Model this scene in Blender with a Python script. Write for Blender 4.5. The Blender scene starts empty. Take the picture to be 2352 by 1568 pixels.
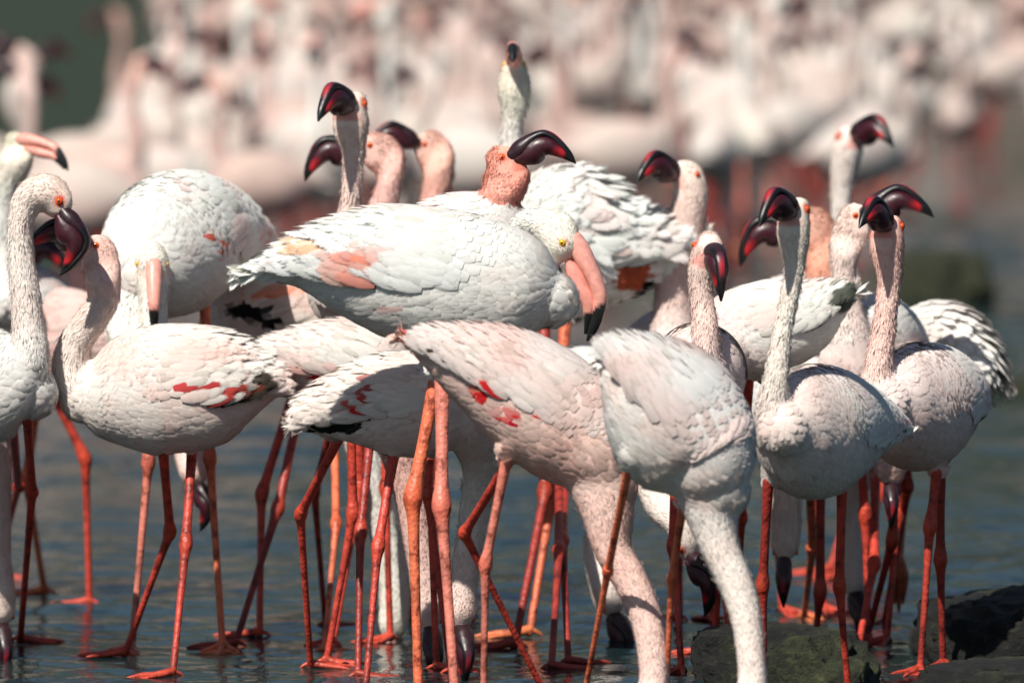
import bpy, math, random
import numpy as np
from mathutils import Vector, Matrix

S = bpy.context.scene
COL = S.collection
RNG = np.random.default_rng(7)

# ------------------------------------------------------------------ camera, sky, sun, exposure
FPX = 20250.0            # focal length in pixels of a 2352 px wide frame
CAM_H = 1.43
CX, CY, HOR = 1176.0, 784.0, -380.0
PITCH = math.atan((CY - HOR) / FPX)
cam_data = bpy.data.cameras.new('camera')
cam = bpy.data.objects.new('camera', cam_data)
COL.objects.link(cam)
cam.location = (0, 0, CAM_H)
cam.rotation_euler = (math.pi / 2 - PITCH, 0, 0)
cam_data.sensor_width = 36.0
cam_data.lens = 36.0 * FPX / 2352.0
cam_data.clip_start = 0.5
cam_data.clip_end = 4000.0
cam_data.dof.use_dof = True
cam_data.dof.focus_distance = 14.75
cam_data.dof.aperture_fstop = 310.0 / 80.0
S.camera = cam

SUN_AZ = math.radians(240.0)      # direction towards the sun, measured from +X (image right) to +Y (away)
SUN_EL = math.radians(50.0)
world = bpy.data.worlds.new('World')
S.world = world
world.use_nodes = True
wn = world.node_tree
sky = wn.nodes.new('ShaderNodeTexSky')
sky.sky_type = 'NISHITA'
sky.sun_disc = False
sky.sun_elevation = SUN_EL
sky.sun_rotation = math.pi / 2 - SUN_AZ
sky.air_density = 1.0
sky.dust_density = 0.6
sky.ozone_density = 1.6
wn.links.new(sky.outputs[0], wn.nodes['Background'].inputs[0])
wn.nodes['Background'].inputs[1].default_value = 0.05

sun_data = bpy.data.lights.new('sun', 'SUN')
sun_data.energy = 5.0
sun_data.angle = math.radians(0.5)
sun_data.color = (1.0, 0.96, 0.88)
sun = bpy.data.objects.new('sun', sun_data)
COL.objects.link(sun)
sd = Vector((math.cos(SUN_EL) * math.cos(SUN_AZ), math.cos(SUN_EL) * math.sin(SUN_AZ), math.sin(SUN_EL)))
sun.rotation_euler = sd.to_track_quat('Z', 'Y').to_euler()
sun.location = (-6, 4, 12)

S.view_settings.view_transform = 'Standard'
S.view_settings.look = 'None'
S.view_settings.exposure = 0.3
S.view_settings.gamma = 1.0
S.view_settings.use_curve_mapping = False
S.render.engine = 'CYCLES'
S.cycles.max_bounces = 6
S.cycles.use_denoising = True

# ------------------------------------------------------------------ pixels <-> place
CP, SP = math.cos(PITCH), math.sin(PITCH)

def ray(px, py):
    u = (px - CX) / FPX
    v = -(py - CY) / FPX
    return np.array([u, CP + v * SP, v * CP - SP])

def W(px, py, Y):
    """the point at distance Y (metres away along the ground) seen at pixel px,py"""
    d = ray(px, py)
    return np.array([0, 0, CAM_H]) + d * (Y / d[1])

def G(px, py, z=0.0):
    """the point of the ground seen at pixel px,py"""
    d = ray(px, py)
    return np.array([0, 0, CAM_H]) + d * ((z - CAM_H) / d[2])

def project(P):
    P = np.asarray(P)
    q = P - np.array([0, 0, CAM_H])
    f = q[:, 1] * CP - q[:, 2] * SP
    v = q[:, 1] * SP + q[:, 2] * CP
    return np.stack([CX + FPX * q[:, 0] / f, CY - FPX * v / f], 1)

def norm(v):
    v = np.asarray(v, float)
    n = np.linalg.norm(v, axis=-1, keepdims=True)
    return v / np.maximum(n, 1e-9)

def vnoise(p, scale, seed=0):
    p = np.asarray(p) * scale + seed * 17.31
    i = np.floor(p)
    f = p - i
    f = f * f * (3 - 2 * f)
    def h(a):
        return np.modf(np.abs(np.sin(a[:, 0] * 127.1 + a[:, 1] * 311.7 + a[:, 2] * 74.7) * 43758.5453))[0]
    r = 0
    for dx in (0, 1):
        for dy in (0, 1):
            for dz in (0, 1):
                w = (f[:, 0] if dx else 1 - f[:, 0]) * (f[:, 1] if dy else 1 - f[:, 1]) * (f[:, 2] if dz else 1 - f[:, 2])
                r = r + w * h(i + np.array([dx, dy, dz]))
    return r

# ------------------------------------------------------------------ materials
def new_mat(name):
    m = bpy.data.materials.new(name)
    m.use_nodes = True
    nt = m.node_tree
    return m, nt, nt.nodes['Principled BSDF']

def nd(nt, t, **kw):
    n = nt.nodes.new(t)
    for k, v in kw.items():
        if k.startswith('i_'):
            n.inputs[k[2:]].default_value = v
        else:
            setattr(n, k, v)
    return n

def mixmul(nt, a, b, fac=1.0):
    m = nt.nodes.new('ShaderNodeMix')
    m.data_type = 'RGBA'
    m.blend_type = 'MULTIPLY'
    m.inputs[0].default_value = fac
    nt.links.new(a, m.inputs[6])
    nt.links.new(b, m.inputs[7])
    return m.outputs[2]

def ramp(nt, fac, stops):
    r = nt.nodes.new('ShaderNodeValToRGB')
    e = r.color_ramp.elements
    while len(e) < len(stops):
        e.new(0.5)
    for k, (p, c) in enumerate(stops):
        e[k].position = p
        e[k].color = (*c, 1)
    nt.links.new(fac, r.inputs[0])
    return r.outputs[0]

def mat_feather():
    m, nt, b = new_mat('feather')
    L = nt.links.new
    at = nd(nt, 'ShaderNodeAttribute', attribute_name='Col')
    uv = nd(nt, 'ShaderNodeUVMap')
    sp = nd(nt, 'ShaderNodeSeparateXYZ')
    L(uv.outputs[0], sp.inputs[0])
    def ma(op, *ins):
        n = nd(nt, 'ShaderNodeMath', operation=op)
        for k, i in enumerate(ins):
            if isinstance(i, (int, float)): n.inputs[k].default_value = i
            else: L(i, n.inputs[k])
        return n.outputs[0]
    au = ma('ABSOLUTE', ma('SUBTRACT', sp.outputs[0], 0.5))          # 0 midrib .. 0.5 edge
    # barbs run outwards and towards the tip
    bx = ma('MULTIPLY', ma('SUBTRACT', sp.outputs[1], ma('MULTIPLY', au, 0.9)), 46.0)
    cb = nd(nt, 'ShaderNodeCombineXYZ')
    L(ma('ADD', bx, ma('MULTIPLY', at.outputs[3], 91.0)), cb.inputs[0])
    L(ma('MULTIPLY', sp.outputs[0], 3.0), cb.inputs[1])
    no = nd(nt, 'ShaderNodeTexNoise', i_Scale=1.0, i_Detail=2.0)
    L(cb.outputs[0], no.inputs[0])
    st = ramp(nt, no.outputs[0], [(0.30, (0.86, 0.86, 0.84)), (0.6, (1, 1, 1))])
    c = mixmul(nt, at.outputs[0], st)
    L(c, b.inputs['Base Color'])
    b.inputs['Roughness'].default_value = 0.8
    b.inputs['Specular IOR Level'].default_value = 0.15
    tr = nd(nt, 'ShaderNodeBsdfTranslucent')
    L(c, tr.inputs[0])
    mx = nd(nt, 'ShaderNodeMixShader')
    mx.inputs[0].default_value = 0.12
    L(b.outputs[0], mx.inputs[1])
    L(tr.outputs[0], mx.inputs[2])
    # frayed edges and tip
    tv = ma('MAXIMUM', ma('MULTIPLY', ma('SUBTRACT', sp.outputs[1], 0.4), 1.75), 0.0)
    e = ma('SQRT', ma('ADD', ma('MULTIPLY', ma('POWER', au, 2.0), 3.2), ma('POWER', tv, 2.0)))
    al = ma('GREATER_THAN', ma('ADD', ma('MULTIPLY', no.outputs[0], 1.1), 0.22), e)
    tp = nd(nt, 'ShaderNodeBsdfTransparent')
    mx2 = nd(nt, 'ShaderNodeMixShader')
    L(al, mx2.inputs[0])
    L(tp.outputs[0], mx2.inputs[1])
    L(mx.outputs[0], mx2.inputs[2])
    L(mx2.outputs[0], nt.nodes['Material Output'].inputs[0])
    return m

def mat_down():
    m, nt, b = new_mat('down')
    at = nd(nt, 'ShaderNodeAttribute', attribute_name='Col')
    tc = nd(nt, 'ShaderNodeTexCoord')
    no = nd(nt, 'ShaderNodeTexNoise', i_Scale=240.0, i_Detail=3.0)
    nt.links.new(tc.outputs['Object'], no.inputs[0])
    st = ramp(nt, no.outputs[0], [(0.3, (0.90, 0.89, 0.87)), (0.6, (1, 1, 1))])
    c = mixmul(nt, at.outputs[0], st)
    nt.links.new(c, b.inputs['Base Color'])
    b.inputs['Roughness'].default_value = 0.9
    b.inputs['Specular IOR Level'].default_value = 0.1
    bp = nd(nt, 'ShaderNodeBump', i_Strength=0.3, i_Distance=0.003)
    nt.links.new(no.outputs[0], bp.inputs['Height'])
    nt.links.new(bp.outputs[0], b.inputs['Normal'])
    return m

def mat_fuzz():
    m, nt, b = new_mat('fuzz')
    at = nd(nt, 'ShaderNodeAttribute', attribute_name='Col')
    nt.links.new(at.outputs[0], b.inputs['Base Color'])
    b.inputs['Roughness'].default_value = 0.9
    b.inputs['Specular IOR Level'].default_value = 0.1
    tr = nd(nt, 'ShaderNodeBsdfTranslucent')
    nt.links.new(at.outputs[0], tr.inputs[0])
    mx = nd(nt, 'ShaderNodeMixShader')
    mx.inputs[0].default_value = 0.10
    nt.links.new(b.outputs[0], mx.inputs[1])
    nt.links.new(tr.outputs[0], mx.inputs[2])
    nt.links.new(mx.outputs[0], nt.nodes['Material Output'].inputs[0])
    return m

def mat_bill():
    m, nt, b = new_mat('bill')
    at = nd(nt, 'ShaderNodeAttribute', attribute_name='Col')
    tc = nd(nt, 'ShaderNodeTexCoord')
    no = nd(nt, 'ShaderNodeTexNoise', i_Scale=110.0, i_Detail=4.0)
    nt.links.new(tc.outputs['Object'], no.inputs[0])
    st = ramp(nt, no.outputs[0], [(0.3, (0.84, 0.82, 0.82)), (0.65, (1.04, 1.04, 1.04))])
    nt.links.new(mixmul(nt, at.outputs[0], st), b.inputs['Base Color'])
    rr = ramp(nt, no.outputs[0], [(0.3, (0.5, 0.5, 0.5)), (0.7, (0.28, 0.28, 0.28))])
    nt.links.new(rr, b.inputs['Roughness'])
    bp = nd(nt, 'ShaderNodeBump', i_Strength=0.25, i_Distance=0.002)
    nt.links.new(no.outputs[0], bp.inputs['Height'])
    nt.links.new(bp.outputs[0], b.inputs['Normal'])
    return m

def mat_leg():
    m, nt, b = new_mat('leg_skin')
    at = nd(nt, 'ShaderNodeAttribute', attribute_name='Col')
    tc = nd(nt, 'ShaderNodeTexCoord')
    no = nd(nt, 'ShaderNodeTexNoise', i_Scale=45.0, i_Detail=5.0, i_Roughness=0.65)
    nt.links.new(tc.outputs['Object'], no.inputs[0])
    mud = ramp(nt, no.outputs[0], [(0.36, (0.35, 0.22, 0.16)), (0.46, (0.85, 0.8, 0.75)), (0.6, (1.1, 1.05, 1.0))])
    nt.links.new(mixmul(nt, at.outputs[0], mud), b.inputs['Base Color'])
    b.inputs['Roughness'].default_value = 0.5
    vo = nd(nt, 'ShaderNodeTexVoronoi', i_Scale=170.0)
    mp = nd(nt, 'ShaderNodeMapping')
    mp.inputs['Scale'].default_value = (1, 1, 0.8)
    nt.links.new(tc.outputs['Object'], mp.inputs[0])
    nt.links.new(mp.outputs[0], vo.inputs[0])
    bp = nd(nt, 'ShaderNodeBump', i_Strength=0.35, i_Distance=0.003)
    nt.links.new(vo.outputs[0], bp.inputs['Height'])
    nt.links.new(bp.outputs[0], b.inputs['Normal'])
    return m

def mat_plain(name, c, rough=0.3):
    m, nt, b = new_mat(name)
    no = nd(nt, 'ShaderNodeTexNoise', i_Scale=300.0, i_Detail=2.0)
    tc = nd(nt, 'ShaderNodeTexCoord')
    nt.links.new(tc.outputs['Object'], no.inputs[0])
    nt.links.new(ramp(nt, no.outputs[0], [(0.3, tuple(x * 0.6 for x in c)), (0.6, c)]), b.inputs['Base Color'])
    b.inputs['Roughness'].default_value = rough
    return m

M_FEATHER, M_DOWN, M_BILL, M_LEG, M_FUZZ = mat_feather(), mat_down(), mat_bill(), mat_leg(), mat_fuzz()
M_IRIS = mat_plain('iris_red', (0.80, 0.10, 0.01), 0.15)
M_IRIS_Y = mat_plain('iris_yellow', (0.80, 0.45, 0.02), 0.15)
M_PUPIL = mat_plain('pupil', (0.006, 0.005, 0.005), 0.08)

# ------------------------------------------------------------------ mesh helpers
def make_mesh(name, V, F, mat, col=None, normals=None, uv=None):
    """V (n,3); F list of index arrays (each (m,k)); col per vertex (n,3)"""
    me = bpy.data.meshes.new(name)
    V = np.asarray(V, np.float32)
    loops = np.concatenate([np.asarray(f, np.int32).ravel() for f in F])
    sizes = np.concatenate([np.full(len(f), np.asarray(f).shape[1], np.int32) for f in F])
    me.vertices.add(len(V))
    me.vertices.foreach_set('co', V.ravel())
    me.loops.add(len(loops))
    me.loops.foreach_set('vertex_index', loops)
    me.polygons.add(len(sizes))
    me.polygons.foreach_set('loop_start', np.concatenate([[0], np.cumsum(sizes)[:-1]]).astype(np.int32))
    me.polygons.foreach_set('loop_total', sizes)
    me.polygons.foreach_set('use_smooth', np.ones(len(sizes), bool))
    if uv is not None:
        l = me.uv_layers.new(name='UVMap')
        l.data.foreach_set('uv', np.asarray(uv, np.float32)[loops].ravel())
    me.update(calc_edges=True)
    if col is not None:
        a = me.color_attributes.new('Col', 'FLOAT_COLOR', 'POINT')
        c = np.ones((len(V), 4), np.float32)
        col = np.asarray(col)
        c[:, :col.shape[1]] = col
        a.data.foreach_set('color', c.ravel())
    if normals is not None:
        me.normals_split_custom_set_from_vertices(np.asarray(normals, np.float32))
    me.materials.append(mat)
    return me

def link(name, me, parent=None, loc=None):
    o = bpy.data.objects.new(name, me)
    COL.objects.link(o)
    if parent is not None:
        o.parent = parent
    if loc is not None:
        o.location = loc
    return o

def tag(o, label=None, cat=None, group=None, kind=None):
    if label: o['label'] = label
    if cat: o['category'] = cat
    if group: o['group'] = group
    if kind: o['kind'] = kind
    return o

def catmull(P, n):
    P = np.asarray(P, float)
    Q = np.vstack([2 * P[0] - P[1], P, 2 * P[-1] - P[-2]])
    out = []
    for i in range(1, len(Q) - 2):
        t = np.linspace(0, 1, n, endpoint=False)[:, None]
        a, b, c, d = Q[i - 1], Q[i], Q[i + 1], Q[i + 2]
        out.append(0.5 * (2 * b + (c - a) * t + (2 * a - 5 * b + 4 * c - d) * t ** 2 + (3 * b - a - 3 * c + d) * t ** 3))
    out.append(P[-1:])
    return np.vstack(out)

def tangents(C):
    return norm(np.gradient(C, axis=0))

def frames(C, hint=None):
    """tangent, up, side along a curve; hint gives the up direction, else parallel transport"""
    T = tangents(C)
    if hint is not None:
        U = norm(np.asarray(hint) - (T @ np.asarray(hint))[:, None] * T)
    else:
        U = np.zeros_like(T)
        a = np.array([0, 1.0, 0]) if abs(T[0][1]) < 0.8 else np.array([1.0, 0, 0])
        u = a - (a @ T[0]) * T[0]
        for i in range(len(T)):
            u = u - (u @ T[i]) * T[i]
            u = u / max(np.linalg.norm(u), 1e-9)
            U[i] = u
    return T, U, np.cross(T, U)

def loft(C, U, Sd, a, b, n=16, cap=True):
    ang = np.linspace(0, 2 * math.pi, n, endpoint=False)
    ca, sa = np.cos(ang), np.sin(ang)
    V = C[:, None, :] + a[:, None, None] * ca[None, :, None] * U[:, None, :] + b[:, None, None] * sa[None, :, None] * Sd[:, None, :]
    m = len(C)
    V = V.reshape(-1, 3)
    i = np.arange(m - 1)[:, None] * n
    j = np.arange(n)[None, :]
    k = (j + 1) % n
    F = np.stack([i + j, i + k, i + n + k, i + n + j], -1).reshape(-1, 4)
    fs = [F]
    if cap:
        V = np.vstack([V, C[0], C[-1]])
        jj = np.arange(n)
        kk = (jj + 1) % n
        fs.append(np.vstack([np.stack([np.full(n, m * n), kk, jj], 1),
                             np.stack([np.full(n, m * n + 1), (m - 1) * n + jj, (m - 1) * n + kk], 1)]))
    return V, fs

def rounded(C, U, Sd, a, b):
    """add hemispherical ends to lofted stations"""
    T = tangents(C)
    ks = np.array([1.0, 0.92, 0.7, 0.38])
    rs = np.sqrt(np.maximum(0.0, 1 - ks ** 2)) + 0.02
    pre = C[0] - T[0] * (ks * min(a[0], b[0]))[:, None]
    post = C[-1] + T[-1] * (ks[::-1] * min(a[-1], b[-1]))[:, None]
    C2 = np.vstack([pre, C, post])
    U2 = np.vstack([np.repeat(U[:1], 4, 0), U, np.repeat(U[-1:], 4, 0)])
    S2 = np.vstack([np.repeat(Sd[:1], 4, 0), Sd, np.repeat(Sd[-1:], 4, 0)])
    a2 = np.concatenate([a[0] * rs, a, a[-1] * rs[::-1]])
    b2 = np.concatenate([b[0] * rs, b, b[-1] * rs[::-1]])
    return C2, U2, S2, a2, b2

def merge(parts):
    Vs, f3, f4, off = [], [], [], 0
    for V, fs in parts:
        Vs.append(V)
        for f in fs:
            (f3 if f.shape[1] == 3 else f4).append(f + off)
        off += len(V)
    F = []
    if f4: F.append(np.vstack(f4))
    if f3: F.append(np.vstack(f3))
    return np.vstack(Vs), F

def tube(P, R, n=10, per=4, flat=1.0):
    P = np.asarray(P, float)
    R = np.asarray(R, float)
    D = catmull(np.hstack([P, R[:, None]]), per)
    C, r = D[:, :3], np.maximum(D[:, 3], 1e-4)
    T, U, Sd = frames(C)
    return loft(*rounded(C, U, Sd, r, r * flat), n)

def ellipsoid(c, ax, r, n=12):
    """c centre, ax 3x3 rows axes, r three radii"""
    t = np.linspace(0, math.pi, n // 2 + 1)
    z = np.cos(t)
    C = c + ax[0] * (r[0] * z)[:, None]
    k = len(C)
    s = np.sin(t) + 0.01
    return loft(C, np.repeat(ax[2:3], k, 0), np.repeat(ax[1:2], k, 0), r[2] * s, r[1] * s, n)

def remesh(V, F, voxel, it=9):
    me = make_mesh('tmp', V, F, M_DOWN)
    o = bpy.data.objects.new('tmp', me)
    COL.objects.link(o)
    m = o.modifiers.new('r', 'REMESH')
    m.mode = 'VOXEL'
    m.voxel_size = voxel
    s = o.modifiers.new('s', 'SMOOTH')
    s.factor = 0.5
    s.iterations = it
    dg = bpy.context.evaluated_depsgraph_get()
    ev = o.evaluated_get(dg)
    em = ev.to_mesh()
    n = len(em.vertices)
    co = np.empty(n * 3, np.float32)
    em.vertices.foreach_get('co', co)
    no = np.empty(n * 3, np.float32)
    em.vertices.foreach_get('normal', no)
    nl = len(em.loops)
    li = np.empty(nl, np.int32)
    em.loops.foreach_get('vertex_index', li)
    np_ = len(em.polygons)
    lt = np.empty(np_, np.int32)
    ls = np.empty(np_, np.int32)
    em.polygons.foreach_get('loop_total', lt)
    em.polygons.foreach_get('loop_start', ls)
    fs = []
    for k in (3, 4):
        q = ls[lt == k]
        if len(q):
            fs.append(li[q[:, None] + np.arange(k)[None, :]])
    ev.to_mesh_clear()
    bpy.data.objects.remove(o)
    bpy.data.meshes.remove(me)
    return co.reshape(-1, 3).astype(float), fs, no.reshape(-1, 3).astype(float)

# feather blade: three columns, tapered to a tip
FV = np.array([0, .3, .62, .86])
FW = np.array([.5, 1.0, .95, .62])
_u = np.array([-1, 0, 1])
FT_V = np.concatenate([np.repeat(FV, 3), [1.0]])
FT_W = np.concatenate([np.repeat(FW, 3), [0.0]])
FT_U = np.concatenate([np.tile(_u, 4), [0]])
FT_Q = np.array([[3 * i + j + 3, 3 * i + j + 4, 3 * i + j + 1, 3 * i + j] for i in range(3) for j in range(2)])
FT_T = np.array([[12, 10, 9], [12, 11, 10]])

def feathers(P, N, D, L, Wd, col, tilt, curl=0.05, camber=0.25, sink=0.0, lift=None):
    """many feathers in one vertex soup: P base, N normal, D direction, L length, Wd half width"""
    n = len(P)
    N = norm(N)
    D = norm(D - (D * N).sum(1, keepdims=True) * N)
    Sd = np.cross(N, D)
    L, Wd = np.broadcast_to(L, n), np.broadcast_to(Wd, n)
    tilt = np.broadcast_to(tilt, n)
    curl = np.broadcast_to(curl, n)[:, None]
    v, w, u = FT_V[None], FT_W[None], FT_U[None]
    h = L[:, None] * (tilt[:, None] * v - curl * v ** 2) - camber * Wd[:, None] * (u * w) ** 2 - sink
    if lift is not None:
        h = h + np.asarray(lift)[:, None]
    V = (P[:, None] + D[:, None] * (L[:, None] * v)[..., None] + Sd[:, None] * (Wd[:, None] * w * u)[..., None]
         + N[:, None] * h[..., None])
    NN = norm(N[:, None] + Sd[:, None] * (0.26 * u)[..., None] + D[:, None] * (0.22 * (v - 0.60))[..., None] + 0 * V)
    k = len(FT_V)
    o = (np.arange(n) * k)[:, None, None]
    q = (FT_Q[None] + o).reshape(-1, 4)
    t = (FT_T[None] + o).reshape(-1, 3)
    c = np.repeat(np.asarray(col)[:, None], k, 1)
    c = np.concatenate([c * (0.96 + 0.05 * v)[..., None], np.repeat(RNG.random((n, 1, 1)), k, 1)], 2)
    uvx = np.stack([np.broadcast_to(u * 0.5 * np.minimum(1, w) + 0.5, (n, k)), np.broadcast_to(v, (n, k))], -1)
    return V.reshape(-1, 3), q, t, c.reshape(-1, 4), NN.reshape(-1, 3), uvx.reshape(-1, 2)

def blades(P, N, D, L, Wd, col, tilt):
    """short downy barbs, two triangles each"""
    n = len(P)
    D = norm(D - (D * N).sum(1, keepdims=True) * N)
    Sd = np.cross(N, D)
    tip = P + D * L[:, None] + N * (L * tilt + .0006)[:, None]
    mid = P + D * (L * .45)[:, None] + N * (L * tilt * .6 + .0007)[:, None]
    base = P + N * 0.0004
    V = np.stack([base, mid - Sd * Wd[:, None], tip, mid + Sd * Wd[:, None]], 1)
    q = np.arange(n * 4).reshape(-1, 4)
    NN = norm(N - 0.12 * D + 0.10 * RNG.normal(size=(n, 3)))
    return V.reshape(-1, 3), q, np.repeat(col, 4, 0), np.repeat(NN, 4, 0)

def soup(items):
    """join feather soups"""
    Vs, qs, ts, cs, ns, us, off = [], [], [], [], [], [], 0
    for V, q, t, c, nn, uv in items:
        Vs.append(V); qs.append(q + off); ts.append(t + off); cs.append(c); ns.append(nn); us.append(uv)
        off += len(V)
    t = np.vstack(ts)
    F = [np.vstack(qs)] + ([t] if len(t) else [])
    return np.vstack(Vs), F, np.vstack(cs), np.vstack(ns), np.vstack(us)

# ------------------------------------------------------------------ bills, in units of reference pixels (1 px = 0.74 mm)
# (x forward, z up, half height, half width)
LESSER_UP = [(19, 7, 16, 20), (32, 15, 21, 24), (44, 25, 21, 25), (60, 40, 15, 21), (78, 52, 10, 17), (94, 55, 9, 15), (114, 46, 9, 13), (136, 24, 9, 11), (152, 4, 8, 8), (164, -12, 2.5, 3)]
LESSER_LO = [(32, -4, 12, 20), (48, 3, 23, 24), (66, 13, 31, 26), (85, 26, 26, 25), (105, 26, 21, 22), (125, 16, 15, 17), (145, 3, 8.5, 11), (157, -8, 3, 4)]
GREATER_UP = [(6, 14, 26, 28), (35, 20, 25, 27), (70, 23, 21, 25), (112, 23, 18, 22), (150, 16, 17, 19), (184, -8, 15, 15), (208, -32, 12, 11), (226, -54, 3, 4)]
GREATER_LO = [(34, -11, 10, 22), (76, -15, 20, 24), (113, -15, 20, 22), (148, -14, 17, 18), (178, -28, 12, 13), (208, -51, 4, 5)]

def bill_part(st, kind, upper):
    A = np.array(st, float)
    D = catmull(A, 5)
    C = np.stack([D[:, 0], 0 * D[:, 0], D[:, 1]], 1)
    T = tangents(C)
    Sd = np.repeat(np.array([[0, 1.0, 0]]), len(C), 0)
    U = np.cross(T, Sd)
    U = np.where((U[:, 2:3] < 0) & (np.abs(U[:, 2:3]) > 0.2), -U, U)
    a, b = np.maximum(D[:, 2], .6), np.maximum(D[:, 3], .6)
    V, F = loft(*rounded(C, U, Sd, a, b), 18)
    x, y, z = V[:, 0], np.abs(V[:, 1]), V[:, 2]
    n1 = vnoise(V, 0.09, 3)
    if kind == 'lesser':
        c = np.tile(np.array([0.042, 0.005, 0.011]), (len(V), 1))
        if upper:
            c[:] = np.array([0.028, 0.010, 0.014])
            m = np.clip((x - 78) / 20, 0, 1) * np.clip((138 - x) / 12, 0, 1) * np.clip((7.5 - y) / 2, 0, 1)
            c = c + m[:, None] * (np.array([0.10, 0.02, 0.04]) + np.clip((x - 98) / 18, 0, 1)[:, None] * np.array([.28, 0, -.01]) - c)
            e = np.clip((x - 55) / 10, 0, 1) * np.clip((y - 8) / 2, 0, 1)
            c = c + e[:, None] * (np.array([0.006, 0.005, 0.006]) - c)
        else:
            m = np.clip((x - 100 - 14 * n1) / 24, 0, 1) * np.clip((30 - z) / 12, 0, 1)
            c = c + m[:, None] * (np.array([0.40, 0.010, 0.015]) - c)
        k = np.clip((x - 134 - 9 * n1) / 6, 0, 1)
        c = c + k[:, None] * (np.array([0.006, 0.006, 0.006]) - c)
    else:
        c = np.tile(np.array([0.80, 0.36, 0.29]), (len(V), 1)) * (0.85 + 0.3 * n1)[:, None]
        if not upper:
            c = c * np.array([1.0, 0.92, 0.92])
        k = np.clip((x - 164 + 16 * (n1 - .5)) / 4, 0, 1)
        c = c + k[:, None] * (np.array([0.010, 0.012, 0.011]) - c)
    return V, F, c

BILLS = {k: (bill_part(u, k, True), bill_part(l, k, False)) for k, u, l in
         (('lesser', LESSER_UP, LESSER_LO), ('greater', GREATER_UP, GREATER_LO))}

# a body seen from its left, in reference pixels (forward, up, half height, half width)
BODY_T = [(215, -20, 55, 55), (172, -20, 105, 92), (90, -7, 143, 118), (0, 0, 148, 124), (-80, 2, 132, 112), (-140, 6, 96, 85), (-190, 6, 55, 55), (-225, 4, 26, 36), (-252, -2, 7, 20)]
PXM = 15.0 / FPX       # one reference pixel in metres

WHITE = np.array([0.80, 0.79, 0.75])
PINK = np.array([0.80, 0.53, 0.49])
PALE = np.array([0.80, 0.69, 0.65])
CORAL = np.array([0.80, 0.36, 0.28])
RED = np.array([0.70, 0.02, 0.025])
ORANGE = np.array([0.80, 0.20, 0.08])
BLACK = np.array([0.010, 0.011, 0.012])
LEG_RED = (0.52, 0.055, 0.035)
LEG_ORANGE = (0.68, 0.16, 0.075)
LEG_DARK = (0.30, 0.03, 0.022)
LEG_PINK = (0.66, 0.21, 0.16)
# ------------------------------------------------------------------ the flamingo
def foot_mesh(heading, s, col, spread=0.5):
    """webbed foot, ankle end at the origin, toes along heading"""
    parts = []
    tips = []
    for k, a in enumerate((-spread, 0.0, spread)):
        d = np.array([math.cos(heading + a), math.sin(heading + a), 0])
        ln = (78, 90, 74)[k] * s
        P = [np.array([0, 0, 12 * s]), d * 16 * s + [0, 0, 9.5 * s], d * ln * .45 + [0, 0, 6.5 * s], d * ln * .8 + [0, 0, 4.5 * s], d * ln + [0, 0, 2.0 * s]]
        parts.append(tube(P, np.array([8.5, 7.0, 5.2, 4.2, 1.8]) * s, 7, 2))
        tips.append([p + np.array([0, 0, -1.0 * s]) for p in P])
    d = np.array([math.cos(heading + math.pi), math.sin(heading + math.pi), 0])
    parts.append(tube([[0, 0, 14 * s], d * 14 * s + [0, 0, 8 * s], d * 22 * s + [0, 0, 3 * s]], np.array([5, 4, 1.6]) * s, 6, 2))
    for k in (0, 1):
        A, B = np.array(tips[k]), np.array(tips[k + 1])
        m = (A + B) / 2
        m[-1] = m[-1] * 0.82
        grid = np.stack([A, m, B], 1)
        top = grid.reshape(-1, 3)
        bot = top - np.array([0, 0, 2.2 * s])
        nv = len(top)
        q = np.array([[3 * i + j, 3 * i + j + 1, 3 * i + j + 4, 3 * i + j + 3] for i in range(4) for j in range(2)])
        edge = np.array([[12, 13, 13 + nv, 12 + nv], [13, 14, 14 + nv, 13 + nv]])
        parts.append((np.vstack([top, bot]), [np.vstack([q, q[:, ::-1] + nv, edge])]))
    V, F = merge(parts)
    c = np.tile(np.array(col), (len(V), 1)) * np.array([1.0, 1.15, 1.0])
    return V, F, c

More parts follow.
